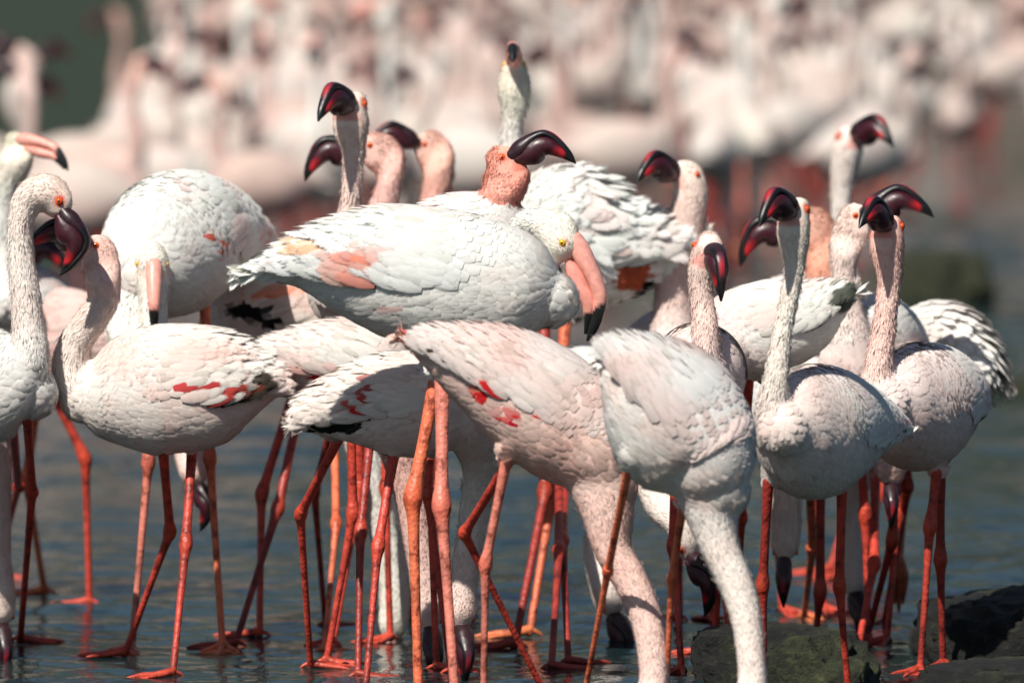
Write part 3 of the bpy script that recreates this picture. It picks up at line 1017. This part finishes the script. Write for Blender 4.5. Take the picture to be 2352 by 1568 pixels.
# the pink bird in front of it, head down
flamingo('pink flamingo bending its neck to the water with bright red spots on its wing', 'lesser', 14.18,
    [(1405, 1120, -.02, 62, 60), (1378, 1060, -.01, 108, 95), (1330, 1000, 0, 135, 112), (1245, 932, 0, 141, 116), (1150, 873, 0, 120, 100), (1062, 832, 0, 82, 75), (998, 806, 0, 46, 50), (962, 790, 0, 22, 30), (930, 772, 0, 6, 14)],
    [(1372, 1070, 0, 88), (1395, 1170, -.02, 64), (1408, 1262, -.03, 44), (1448, 1332, -.04, 40), (1482, 1411, -.05, 38), (1497, 1483, -.06, 36), (1502, 1560, -.07, 35), (1490, 1610, -.08, 40)],
    (1480, 1636, -.09, (-.25, -.15, -.95), 1.0),
    [((1162, 1070, .03), (1066, 1224), (1262, 1612)), ((1160, 1072, -.03), (1115, 1296), (1110, 1652))],
    dict(LP, body=np.array([.82, .60, .53]), belly=np.array([.82, .54, .46]), neck=np.array([.80, .57, .50]), wing=np.array([.80, .70, .66]), blush=np.array([.80, .44, .37])),
    legcol=(LEG_RED, LEG_PINK), group=FRONT, mott=.45, wing_red=.0,
    spots=[(1088, 900, 32, 22, RED), (1080, 888, 20, 12, (.75, .25, .16)), (1118, 882, 12, 10, RED), (1150, 950, 30, 18, RED), (1162, 968, 12, 9, (.6, .01, .03)), (1222, 948, 9, 7, RED), (928, 772, 14, 20, (.75, .12, .10)), (1140, 940, 34, 20, (.8, .4, .36))])

# the white bird beside it, neck straight down to the water
flamingo('round white flamingo stretching a fluffy white neck straight down to the water', 'lesser', 13.95,
    [(1655, 1128, -.01, 70, 70), (1640, 1092, -.01, 108, 98), (1612, 1042, 0, 146, 122), (1545, 962, 0, 166, 134), (1478, 896, 0, 128, 118), (1432, 858, 0, 82, 86), (1404, 838, 0, 44, 56), (1388, 826, 0, 12, 30)],
    [(1625, 1100, 0, 90), (1638, 1190, -.01, 60), (1656, 1262, -.02, 45), (1687, 1332, -.03, 41), (1710, 1400, -.04, 38), (1722, 1477, -.05, 34), (1728, 1560, -.06, 35), (1722, 1615, -.07, 40)],
    (1715, 1645, -.08, (-.2, -.1, -.97), 1.0),
    [((1440, 1092, -.03), (1396, 1312), (1332, 1648)), ((1566, 1176, .03), (1543, 1331), (1526, 1662))],
    dict(LW, blush=np.array([.80, .54, .48]), wing=np.array([.80, .78, .76])), legcol=LEG_ORANGE, group=FRONT, mott=.55, wing_black=False, wing_red=.03, legscale=.85)

# right: bird facing the camera, slender pale neck
flamingo('pale flamingo facing the camera with a slender upright neck and red-striped dark bill', 'lesser', 14.42,
    [(1800, 985, -.17, 62, 58), (1822, 980, -.12, 122, 96), (1866, 992, -.02, 157, 130), (1925, 990, .09, 128, 108), (1985, 985, .19, 80, 72), (2035, 988, .27, 38, 44), (2078, 992, .33, 8, 22)],
    [(1790, 985, -.13, 62), (1778, 930, -.16, 44), (1782, 880, -.17, 31), (1798, 757, -.16, 23), (1816, 669, -.15, 23), (1825, 605, -.15, 25), (1824, 562, -.15, 35), (1822, 520, -.15, 40), (1828, 490, -.15, 33)],
    (1829, 482, -.15, (-.52, -.84, -.10), 1.02),
    [((1764, 1120, -.07), (1752, 1342), (1756, 1620)), ((1934, 1120, .02), (1928, 1346), (1950, 1606))],
    dict(LW, neck=np.array([.80, .73, .65]), head=np.array([.80, .70, .60]), body=np.array([.80, .68, .63])), legcol=(LEG_DARK, LEG_RED), group=FRONT, mott=.35, wing_red=.2)

# far right, facing the camera, one knee in the light
flamingo('pinkish flamingo facing the camera at the open water edge of the group, bill turned aside', 'lesser', 15.02,
    [(2035, 930, -.16, 60, 58), (2060, 930, -.11, 118, 92), (2108, 935, 0, 148, 128), (2160, 925, .1, 115, 100), (2200, 915, .2, 64, 60), (2228, 905, .27, 14, 26)],
    [(2030, 945, -.13, 62), (2012, 890, -.15, 40), (2030, 757, -.14, 28), (2041, 669, -.13, 27), (2043, 625, -.13, 31), (2038, 581, -.13, 39), (2038, 545, -.13, 41), (2044, 528, -.13, 34)],
    (2044, 520, -.13, (-.45, -.88, .10), 1.0),
    [((2150, 1095, -.02), (2136, 1208), (2113, 1546)), ((2160, 1095, .02), (2160, 1284), (2166, 1532))],
    dict(LS, neck=np.array([.80, .56, .49]), body=np.array([.80, .66, .62])), legcol=(LEG_RED, LEG_DARK), group=FRONT, mott=.35)

# behind it: white mottled back, head under water level of the group
flamingo('mottled white flamingo with arched back behind the bird at the water edge, head lowered', 'lesser', 15.75,
    [(2075, 880, .06, 60, 60), (2105, 850, .05, 118, 100), (2160, 832, 0, 142, 112), (2210, 850, -.04, 100, 88), (2238, 880, -.06, 52, 55), (2258, 915, -.08, 10, 20)],
    [(2080, 880, .05, 66), (2020, 980, .06, 40), (1970, 1100, .06, 32), (1957, 1200, .06, 30), (1955, 1290, .05, 32), (1958, 1330, .05, 38)],
    (1960, 1345, .05, (.1, -.2, -.97), .85),
    [((2010, 1090, -.02), (2008, 1294), (1968, 1500)), ((2085, 1060, .02), (2081, 1120, .05), (2066, 1288, .02))],
    dict(LW, wing=np.array([.80, .76, .72]), blush=np.array([.55, .46, .42])), legcol=(LEG_RED, LEG_ORANGE), group=FRONT, mott=.5)

# tallest lesser on the right
flamingo('flamingo with the tallest white neck, dark red bill turned towards the open water', 'lesser', 16.9,
    ('auto', 1900, 820, .1, 200, 0, .95),
    [(1985, 800, .1, 60), (1955, 700, .02, 34), (1936, 600, 0, 26), (1933, 520, 0, 24), (1933, 440, 0, 25), (1938, 390, 0, 31), (1945, 348, 0, 37), (1950, 322, 0, 34)],
    (1951, 315, 0, (.62, -.76, -.04), .92), None,
    dict(LW, body=np.array([.80, .74, .68])), group=FRONT)

flamingo('pink flamingo in profile holding a long dark bill out towards the open water', 'lesser', 15.5,
    [(1942, 838, -.04, 62, 62), (1968, 808, 0, 98, 88), (2005, 780, .06, 100, 90), (2050, 785, .14, 66, 62), (2085, 800, .2, 16, 26)],
    [(1955, 830, -.04, 66), (1945, 740, -.05, 46), (1938, 660, -.05, 31), (1937, 605, -.05, 31), (1944, 562, -.05, 40), (1956, 525, -.05, 42), (1962, 505, -.05, 34)],
    (1970, 496, -.05, (.97, -.12, .07), 1.05), None,
    dict(LP, neck=np.array([.80, .66, .60]), head=np.array([.80, .62, .55])), group=FRONT)

flamingo('coral-necked flamingo whose drooping dark bill shows behind a slender pale neck', 'lesser', 15.9,
    ('auto', 1860, 760, .2, -60, 0, .9),
    [(1885, 740, .05, 60), (1886, 660, 0, 40), (1886, 600, 0, 37), (1884, 555, 0, 40), (1872, 520, 0, 44), (1858, 512, 0, 38)],
    (1850, 514, 0, (-.86, -.10, -.46), 1.08), None,
    dict(LS, neck=np.array([.72, .34, .24]), head=np.array([.78, .46, .36])), group=FRONT)

# feeding bird behind the white one: tail to the right
flamingo('white flamingo with a dark pointed tail, lowering its head behind the fluffy white neck', 'lesser', 15.15,
    [(1648, 815, 0, 62, 60), (1690, 780, 0, 108, 92), (1770, 755, 0, 110, 95), (1848, 735, 0, 84, 80), (1908, 703, 0, 44, 50), (1940, 683, 0, 22, 34), (1962, 668, 0, 7, 20)],
    [(1668, 800, -.02, 84), (1600, 900, .02, 60), (1530, 1000, .04, 46), (1500, 1080, .05, 44), (1520, 1160, .03, 40), (1560, 1200, 0, 36), (1575, 1240, 0, 36)],
    (1582, 1262, 0, (.28, -.25, -.92), .95),
    [((1650, 900, .02), (1660, 1180), (1640, 1500)), ((1720, 860, -.02), (1702, 1190), (1690, 1480))],
    dict(LW, wing=np.array([.78, .77, .72])), group=FRONT, wing_red=.12, spots=[(1935, 690, 40, 22, (.10, .11, .09)), (1955, 672, 20, 16, (.05, .06, .05))])

flamingo('flamingo looking straight at the camera with its long dark bill pointing down', 'lesser', 14.95,
    [(1612, 860, -.13, 60, 60), (1608, 855, -.08, 104, 96), (1604, 858, .02, 116, 110), (1598, 855, .13, 84, 80), (1592, 845, .22, 34, 40), (1590, 835, .28, 8, 20)],
    [(1618, 870, -.11, 60), (1622, 815, -.14, 36), (1619, 752, -.14, 31), (1614, 700, -.13, 27), (1608, 648, -.13, 27), (1612, 610, -.13, 32), (1624, 580, -.13, 36), (1630, 568, -.13, 34)],
    (1632, 566, -.13, (.14, -.74, -.66), 1.0), None,
    dict(LP, neck=np.array([.80, .60, .54]), body=np.array([.80, .66, .62]), head=np.array([.80, .66, .58])), group=FRONT, mott=.4)

flamingo('flamingo with a thick pale pink neck, its red bill tucked towards the middle birds', 'lesser', 15.9,
    ('auto', 1560, 830, .12, 120, 0, .85),
    [(1545, 800, 0, 66), (1546, 730, 0, 47), (1548, 650, 0, 42), (1562, 570, 0, 42), (1576, 510, 0, 41), (1586, 450, 0, 41), (1580, 408, 0, 38), (1570, 400, 0, 34)],
    (1562, 401, 0, (-.62, -.72, -.02), .95), None,
    dict(LP, neck=np.array([.80, .58, .52]), head=np.array([.80, .66, .58])), group=FRONT)

# ruffled white bird behind the middle, head straight up
flamingo('tall white flamingo with ruffled back feathers and its head raised highest of the group', 'greater', 15.9,
    [(1215, 620, -.02, 66, 66), (1250, 580, 0, 140, 118), (1305, 558, 0, 176, 132), (1380, 575, 0, 130, 112), (1455, 580, 0, 92, 86), (1520, 572, 0, 54, 58), (1560, 562, 0, 26, 38), (1592, 553, 0, 8, 22)],
    [(1240, 560, 0, 80), (1200, 470, .02, 44), (1180, 390, .03, 30), (1174, 320, .03, 25), (1178, 275, .03, 25), (1182, 240, .03, 33), (1181, 205, .03, 40), (1180, 170, .03, 34)],
    (1180, 148, .02, (-.02, -.93, .30), .70),
    [((1250, 720, .02), (1252, 1130), (1180, 1490)), ((1300, 720, -.02), (1268, 1140), (1215, 1462))],
    dict(GW, wing=np.array([.74, .75, .72]), head=np.array([.78, .74, .62])), legcol=(LEG_DARK, LEG_ORANGE), group=FRONT, ruffle=.45, wing_red=.10, legscale=.8,
    spots=[(1450, 630, 46, 50, (.45, .09, .04)), (1478, 668, 20, 20, BLACK)])

flamingo('rosy flamingo in profile with a glossy maroon bill above the large white one', 'lesser', 15.0,
    [(1195, 575, 0, 62, 60), (1140, 552, 0, 104, 92), (1050, 550, 0, 104, 90), (970, 560, 0, 66, 64), (915, 572, 0, 30, 38), (880, 580, 0, 8, 20)],
    [(1160, 570, 0, 60), (1146, 510, -.01, 38), (1147, 470, -.01, 40), (1158, 430, -.01, 51), (1165, 400, -.01, 53), (1160, 376, -.01, 42)],
    (1158, 362, -.01, (.985, -.10, 0), 1.0), None,
    dict(LS, neck=np.array([.72, .28, .21]), head=np.array([.78, .37, .28]), body=np.array([.80, .76, .72]), wing=np.array([.80, .79, .76])), group=FRONT)

flamingo('flamingo with a slim upright neck, showing its pale throat and red-striped bill', 'lesser', 15.45,
    ('auto', 830, 640, .1, 250, 0, .85),
    [(800, 590, 0, 60), (796, 520, 0, 32), (805, 460, 0, 23), (811, 390, 0, 24), (811, 340, 0, 29), (807, 300, 0, 40), (806, 268, 0, 41), (810, 248, 0, 34)],
    (812, 240, 0, (-.46, -.86, -.12), 1.02), None,
    dict(LP, neck=np.array([.80, .62, .55]), head=np.array([.80, .66, .56])), group=FRONT)

flamingo('pink flamingo in profile with its maroon bill drooping past a slim upright neck', 'lesser', 15.9,
    ('auto', 900, 680, .2, 200, 0, .85),
    [(860, 600, 0, 60), (874, 500, 0, 36), (890, 440, 0, 29), (897, 405, 0, 30), (890, 370, 0, 42), (872, 350, 0, 46), (858, 344, 0, 38)],
    (846, 336, 0, (-.90, -.08, -.40), 1.0), None,
    dict(LS, neck=np.array([.80, .50, .44]), head=np.array([.80, .52, .44])), group=FRONT)

flamingo('coral pink flamingo with a grey-black bill pointing to a slim upright neck', 'lesser', 16.3,
    ('auto', 1020, 700, .2, 160, 0, .85),
    [(985, 620, 0, 60), (992, 510, 0, 36), (1000, 450, 0, 33), (1008, 400, 0, 35), (1003, 360, 0, 42), (990, 338, 0, 40)],
    (970, 332, 0, (-.93, -.22, .05), .80), None,
    dict(LS, neck=np.array([.80, .44, .36]), head=np.array([.80, .50, .40])), group=FRONT)

# left: large white bird, head hanging towards the camera
flamingo('large white flamingo facing the camera with a pale pink bill hanging over a pink-mottled back', 'greater', 15.5,
    [(305, 628, -.16, 74, 70), (340, 600, -.10, 138, 122), (396, 562, 0, 166, 150), (468, 552, .12, 134, 116), (535, 560, .22, 74, 72), (572, 574, .28, 34, 42), (598, 592, .33, 8, 22)],
    [(290, 640, -.13, 74), (281, 720, -.19, 44), (290, 790, -.23, 36), (325, 815, -.25, 33), (350, 770, -.24, 32), (352, 690, -.22, 34), (351, 630, -.21, 38), (351, 600, -.21, 38)],
    (353, 606, -.22, (.02, -.42, -.90), .70),
    [((352, 690, -.03), (341, 1062), (302, 1494)), ((470, 690, .03), (482, 1052), (512, 1492))],
    dict(GW, wing=np.array([.77, .77, .73])), legcol=(LEG_PINK, LEG_ORANGE), group=FRONT, legscale=.72, wing_red=.5, foot_heading=-110,
    spots=[(485, 542, 12, 14, (.65, .10, .06)), (520, 575, 12, 30, (.65, .14, .09))])

flamingo('pink-mottled flamingo in full profile with an S-curved fluffy neck and smooth round belly', 'lesser', 15.08,
    [(188, 918, 0, 52, 52), (235, 915, 0, 100, 92), (320, 900, 0, 145, 118), (410, 893, 0, 148, 124), (490, 893, 0, 135, 112), (550, 890, 0, 98, 86), (600, 890, 0, 54, 55), (628, 892, 0, 24, 30), (656, 897, 0, 5, 12)],
    [(240, 905, 0, 72), (180, 890, 0, 52), (160, 840, 0, 42), (176, 782, 0, 38), (212, 732, 0, 37), (238, 690, 0, 36), (237, 652, 0, 42), (231, 614, 0, 46), (230, 586, 0, 42)],
    (216, 564, 0, (-.98, -.10, .04), .95),
    [((374, 1030, -.02), (391, 1221), (284, 1508)), ((441, 1036, .02), (427, 1248), (396, 1556))],
    dict(LP, blush=np.array([.80, .46, .40]), body=np.array([.80, .74, .69]), wing=np.array([.78, .72, .67]), neck=np.array([.80, .68, .61]), head=np.array([.80, .55, .48])), legcol=(LEG_RED, LEG_RED), group=FRONT, mott=.55, wing_red=.12,
    spots=[(440, 885, 14, 12, (.55, .06, .06)), (490, 880, 9, 10, (.5, .05, .05)), (520, 905, 12, 14, (.5, .06, .05)), (545, 890, 10, 22, (.35, .05, .04)), (590, 890, 26, 26, (.05, .04, .03)), (565, 905, 20, 16, (.22, .05, .03))])

flamingo('white-necked flamingo hanging a black bill with a red patch in front of its neighbour', 'lesser', 15.01,
    [(78, 905, .02, 58, 58), (42, 895, .02, 108, 95), (-40, 885, .04, 140, 120), (-130, 880, .06, 130, 110), (-200, 880, .08, 70, 65), (-260, 880, .1, 10, 22)],
    [(45, 890, .02, 70), (70, 820, 0, 46), (65, 745, 0, 38), (57, 665, 0, 35), (47, 580, 0, 31), (48, 510, 0, 31), (66, 458, 0, 38), (100, 440, 0, 43), (122, 452, 0, 42), (132, 468, 0, 36)],
    (139, 468, -.01, (.07, -.12, -.98), 1.0, (1.0, -.10, .1)),
    [((26, 930, .03), (42, 1118), (-14, 1330)), ((60, 925, .04), (74, 1130), (46, 1476))],
    dict(LW, head=np.array([.80, .64, .55])), legcol=(LEG_RED, LEG_RED), group=FRONT, tuft=False)

flamingo('pale flamingo with a pink black-tipped bill rising behind a white-necked one', 'greater', 16.2,
    ('auto', -60, 760, .1, 20, 0, 1.2),
    [(20, 680, 0, 60), (6, 580, 0, 30), (5, 490, 0, 28), (12, 430, 0, 32), (30, 385, 0, 40), (42, 350, 0, 40)],
    (48, 328, 0, (.86, -.45, -.22), .60), None, dict(GW, head=np.array([.78, .74, .62])), group=FRONT, legscale=.7)

flamingo('pink-flanked flamingo standing just behind the S-curved neck, mostly hidden', 'lesser', 16.3,
    [(50, 790, 0, 80, 76), (95, 780, 0, 120, 100), (160, 790, 0, 120, 100), (220, 810, 0, 80, 76), (262, 830, 0, 36, 44), (290, 845, 0, 8, 20)],
    [(60, 780, 0, 70), (-20, 720, .02, 38), (-40, 650, .02, 32), (-30, 580, .02, 32), (-5, 560, .02, 38), (10, 565, .02, 38)],
    (18, 572, 0, (.95, -.1, -.3), .9),
    [((120, 900, -.02), (196, 1052), (206, 1392)), ((90, 890, .02), (60, 1100), (104, 1366))],
    dict(LP, body=np.array([.78, .50, .45]), belly=np.array([.70, .34, .29]), wing=np.array([.78, .58, .53])), legcol=(LEG_RED, LEG_ORANGE), group=FRONT, mott=.6)

# behind the large white one, left of centre
flamingo('white flamingo with one red wing spot, its tail under the large one\'s tail', 'lesser', 15.12,
    [(905, 900, 0, 62, 60), (865, 862, 0, 108, 92), (795, 836, 0, 104, 90), (725, 832, 0, 84, 76), (655, 824, 0, 48, 52), (605, 812, 0, 22, 34), (565, 803, 0, 7, 20)],
    [(890, 890, 0, 76), (915, 1010, .02, 54), (938, 1110, .02, 40), (958, 1220, .02, 37), (976, 1330, .02, 35), (984, 1400, .02, 37)],
    (988, 1428, .02, (.05, -.2, -.97), .9),
    [((805, 930, .02), (811, 1178), (748, 1528)), ((858, 930, -.02), (828, 1222), (822, 1560))],
    dict(LP, body=np.array([.80, .70, .65]), wing=np.array([.80, .76, .71]), neck=np.array([.74, .47, .41])), legcol=(LEG_RED, LEG_DARK), group=FRONT, wing_red=.0, mott=.5,
    spots=[(718, 864, 22, 14, RED), (690, 850, 26, 16, (.8, .45, .40)), (760, 850, 30, 16, (.8, .52, .48)), (605, 826, 16, 10, BLACK)])

flamingo('flamingo with a ruffled cream tail and black wing edge, half shaded by the large one', 'lesser', 14.78,
    [(1095, 965, 0, 60, 60), (1045, 945, 0, 104, 92), (965, 930, 0, 122, 104), (880, 930, 0, 112, 96), (800, 940, 0, 80, 76), (742, 953, 0, 52, 54), (705, 962, 0, 26, 32), (676, 970, 0, 6, 14)],
    [(1080, 960, 0, 76), (1108, 1060, .04, 50), (1092, 1160, .06, 36), (1076, 1260, .06, 33), (1064, 1350, .06, 34), (1060, 1400, .06, 37)],
    (1060, 1425, .06, (.05, -.2, -.97), .9),
    [((776, 1010, .03), (690, 1180), (714, 1536)), ((902, 1058, -.03), (868, 1256), (838, 1600))],
    dict(LP, body=np.array([.80, .72, .66]), wing=np.array([.80, .76, .70]), neck=np.array([.80, .76, .70])), legcol=(LEG_RED, LEG_RED), group=FRONT, wing_red=.02, mott=.4, ruffle=.12,
    spots=[(800, 938, 26, 14, RED), (840, 922, 14, 14, RED), (760, 985, 66, 18, BLACK), (715, 982, 24, 14, BLACK), (838, 890, 10, 30, (.5, .12, .12))])

flamingo('flamingo with orange and black wing feathers, its bill lowered behind the profile bird', 'lesser', 15.75,
    [(520, 770, 0, 70, 66), (560, 735, 0, 104, 92), (630, 720, 0, 104, 92), (700, 720, 0, 84, 78), (760, 730, 0, 54, 56), (800, 740, 0, 26, 36), (830, 748, 0, 8, 20)],
    [(540, 770, 0, 76), (480, 850, .04, 46), (440, 940, .05, 38), (430, 1010, .04, 34), (440, 1060, .02, 36), (446, 1085, 0, 34)],
    (452, 1100, 0, (.12, -.12, -.98), .72),
    [((690, 850, .03), (601, 1132), (596, 1462)), ((706, 850, -.03), (638, 1168), (538, 1486))],
    dict(LP, wing=np.array([.80, .70, .63]), body=np.array([.78, .66, .58])), legcol=(LEG_RED, LEG_DARK), group=FRONT, mott=.6,
    spots=[(630, 672, 60, 16, ORANGE), (580, 715, 60, 26, BLACK), (630, 735, 40, 22, BLACK)])

# feeding birds whose bodies stand behind the others
flamingo('flamingo feeding behind the slender-necked one, bill hanging over the dark rock', 'lesser', 15.5,
    ('auto', 1830, 940, .16, -70, 0, .9),
    [(1815, 960, 0, 70), (1800, 1050, -.06, 46), (1803, 1130, -.08, 38), (1806, 1200, -.08, 36), (1804, 1250, -.08, 33)],
    (1802, 1272, -.08, (-.03, -.35, -.93), .75),
    [((1858, 1060, 0), (1866, 1260), (1846, 1424)), ((1885, 1060, 0), (1884, 1356), (1872, 1480))],
    dict(LW, neck=np.array([.78, .66, .58])), legcol=(LEG_ORANGE, LEG_DARK), group=FRONT)

flamingo('flamingo whose black bill hangs between red legs at the open water edge', 'lesser', 15.4,
    ('auto', 2085, 905, .12, -100, 0, .8),
    [(2075, 930, 0, 64), (2062, 1010, -.06, 42), (2052, 1060, -.08, 36), (2046, 1085, -.08, 33)],
    (2044, 1100, -.08, (.02, -.30, -.95), .70),
    [((2080, 1010, .05), (2084, 1120, .1), (2030, 1440)), ((2060, 1010, .05), (2050, 1240, .1), (1990, 1470))],
    dict(LP), legcol=(LEG_DARK, LEG_DARK), group=FRONT)

flamingo('white flamingo dipping its long neck behind the large bird\'s legs', 'greater', 15.7,
    ('auto', 860, 860, .05, 10, 0, 1.0),
    [(840, 900, 0, 80), (838, 1010, -.02, 50), (856, 1110, -.03, 38), (876, 1200, -.03, 36), (898, 1280, -.03, 35), (906, 1370, -.03, 36), (900, 1430, -.03, 38)],
    (898, 1465, -.03, (-.05, -.2, -.97), .7),
    [((760, 990, 0), (722, 1130), (748, 1440)), ((768, 990, .03), (772, 1204), (744, 1500))],
    dict(GW), legcol=(LEG_DARK, LEG_ORANGE), group=FRONT, legscale=.62)

flamingo('white flamingo feeding between the pink and white bending necks', 'lesser', 15.6,
    ('auto', 1340, 930, .1, 20, 0, .9),
    [(1400, 950, 0, 70), (1430, 1050, .02, 50), (1400, 1150, .02, 34), (1366, 1230, .02, 24), (1372, 1290, .01, 30), (1392, 1340, 0, 40), (1400, 1372, 0, 40)],
    (1404, 1395, 0, (.12, -.12, -.98), .85),
    [((1285, 1080, 0), (1284, 1262), (1266, 1540)), ((1300, 1080, 0), (1292, 1240), (1306, 1528))],
    dict(LW), legcol=(LEG_DARK, LEG_DARK), group=FRONT)

flamingo('pale flamingo feeding low beside the white-necked one, head near the water', 'lesser', 15.3,
    ('auto', -170, 900, 0, 10, 0, 1.0),
    [(-60, 920, 0, 70), (-20, 1040, 0, 46), (-12, 1160, 0, 38), (-10, 1280, 0, 36), (-4, 1360, 0, 40), (0, 1400, 0, 36)],
    (2, 1420, 0, (.05, -.2, -.97), .85), None, dict(LP, head=np.array([.80, .66, .58])), group=FRONT)
# ------------------------------------------------------------------ the flock behind
def children(o):
    return [c for c in bpy.data.objects if c.parent == o]

def copy_tree(o, parent=None, kids=None):
    c = o.copy()
    COL.objects.link(c)
    if parent is not None:
        c.parent = parent
    for ch in (kids or KIDS)[o.name]:
        copy_tree(ch, c, kids)
    return c

PY = 28.0
def pose(label, neckp, headp, kind='lesser', tintk=LP, legcol=LEG_DARK, hd=0.0):
    """a bird of the flock in local pixels: body centre at 0,0 facing image right"""
    k = 15.0 / PY
    bx, by = 1176, -380 + CAM_H * FPX / PY - 515 * k
    nk = [(bx + x * k, by - y * k, d, r * k) for x, y, d, r in neckp]
    h = (bx + headp[0] * k, by - headp[1] * k, headp[2], headp[3], 1.0 * headp[4])
    o = flamingo(label, kind, PY, ('auto', bx, by, 0, hd, 0, k), nk, (h[0], h[1], h[2], h[3], k * h[4]), None, tintk,
                 legcol=legcol, group='flamingos of the blurred flock behind', detail=0.0, voxel=.013, legscale=k)
    return o

FLOCK = ''
T1 = dict(LP, body=np.array([0.541, 0.453, 0.405]), wing=np.array([0.545, 0.473, 0.433]), belly=np.array([0.501, 0.349, 0.309]), neck=np.array([0.533, 0.389, 0.349]))  # flock tints darkened: dimming by haze and vignette is painted into the plumage
T2 = dict(LW, body=np.array([0.559, 0.511, 0.471]), belly=np.array([0.540, 0.444, 0.396]), wing=np.array([0.549, 0.501, 0.469]), neck=np.array([0.555, 0.491, 0.443]))
T3 = dict(LS, body=np.array([0.515, 0.387, 0.339]), wing=np.array([0.521, 0.425, 0.385]), belly=np.array([0.447, 0.263, 0.231]), neck=np.array([0.505, 0.313, 0.273]))
up_neck = [(170, 30, 0, 70), (215, 120, 0, 42), (205, 220, 0, 30), (195, 320, 0, 27), (205, 390, 0, 34), (225, 430, 0, 46), (235, 455, 0, 42)]
s_neck = [(170, 0, 0, 72), (250, 60, 0, 48), (265, 150, 0, 38), (215, 230, 0, 34), (195, 290, 0, 34), (225, 340, 0, 46), (245, 350, 0, 42)]
low_neck = [(180, -30, 0, 76), (245, -120, 0, 48), (260, -230, 0, 36), (255, -330, 0, 34), (262, -390, 0, 40)]
PROTO = [
    pose('pale pink flamingo with upright neck and level dark bill ' + FLOCK, up_neck, (238, 466, 0, (.97, -.1, .05), 1.0), tintk=T1),
    pose('whitish flamingo with S-curved neck and drooping dark bill ' + FLOCK, s_neck, (258, 352, 0, (.9, -.1, -.42), 1.0), tintk=T2),
    pose('rosy flamingo with upright neck and drooping dark bill ' + FLOCK, up_neck, (240, 460, 0, (.85, -.2, -.5), 1.05), tintk=T3),
    pose('pale flamingo with lowered neck feeding in the water ' + FLOCK, low_neck, (266, -412, 0, (.1, 0, -1), .95), tintk=T2),
    pose('tall white flamingo with pink black-tipped bill ' + FLOCK, [(x * 1.05, y * 1.25, d, r * 1.05) for x, y, d, r in up_neck], (245, 580, 0, (.9, -.1, -.3), .8), kind='greater', tintk=dict(GW, body=np.array([0.59, 0.54, 0.48]), wing=np.array([0.58, 0.53, 0.48])), legcol=LEG_PINK),  # white plumage dimmed in its colour like the other flock tints
]
LABELS = [o['label'].strip() for o in PROTO]
bpy.context.view_layer.update()
KIDS = {o.name: [] for o in bpy.data.objects}
for o in bpy.data.objects:
    if o.parent is not None:
        KIDS[o.parent.name].append(o)

def allowed(px, Z):
    if px < 230: return 24.5 < Z < 28
    if px < 330: return 25 < Z < 33
    lo = 26.5 if px < 1350 else (28.5 if px < 2000 else 33.5)
    return Z > lo

rr = random.Random(11)
spots, tries = [], 0
fixed = [(330, 27.4, 0, 1), (640, 27.0, 185, 2), (60, 25.6, 200, 0), (1130, 27.5, 150, 1), (1420, 29.4, 10, 2), (1740, 30.2, 100, 4), (900, 28.6, 260, 0), (1640, 29.2, 80, 3), (1880, 32.0, 60, 0), (2080, 34.2, 190, 1), (430, 30.2, 20, 4), (180, 26.4, 330, 2)]
def at_px(px, Z):
    return ((px - CX) * Z / FPX, Z)
for px, Z, h, k in fixed:
    x, y = at_px(px, Z)
    spots.append((x, y, math.radians(h), k))
for z0, z1, n in ((25, 31, 20), (31, 38, 36), (38, 48, 46), (48, 62, 44), (62, 84, 34)):
    got = 0
    for _ in range(4000):
        if got >= n: break
        Z = rr.uniform(z0, z1)
        px = rr.uniform(-120, 2470)
        if not allowed(px, Z): continue
        x, y = at_px(px, Z)
        if any((x - a) ** 2 + ((y - b) * .8) ** 2 < (.36 if Z < 38 else .42) ** 2 for a, b, _, _ in spots): continue
        spots.append((x, y, rr.uniform(0, 2 * math.pi), rr.choice([0, 0, 0, 1, 1, 2, 2, 3, 4])))
        got += 1
used = set()
for x, y, h, k in spots:
    o = PROTO[k] if k not in used else copy_tree(PROTO[k])
    used.add(k)
    o.location = (x, y, 0)
    base = LABELS[k]
    o['label'] = base + (' heading the blurred flock' if y < 31 else ' amid the blurred flock' if y < 42 else ' far back in the blurred flock')
    o.rotation_euler = (0, 0, h)
    o.scale = (rr.uniform(.94, 1.08),) * 3
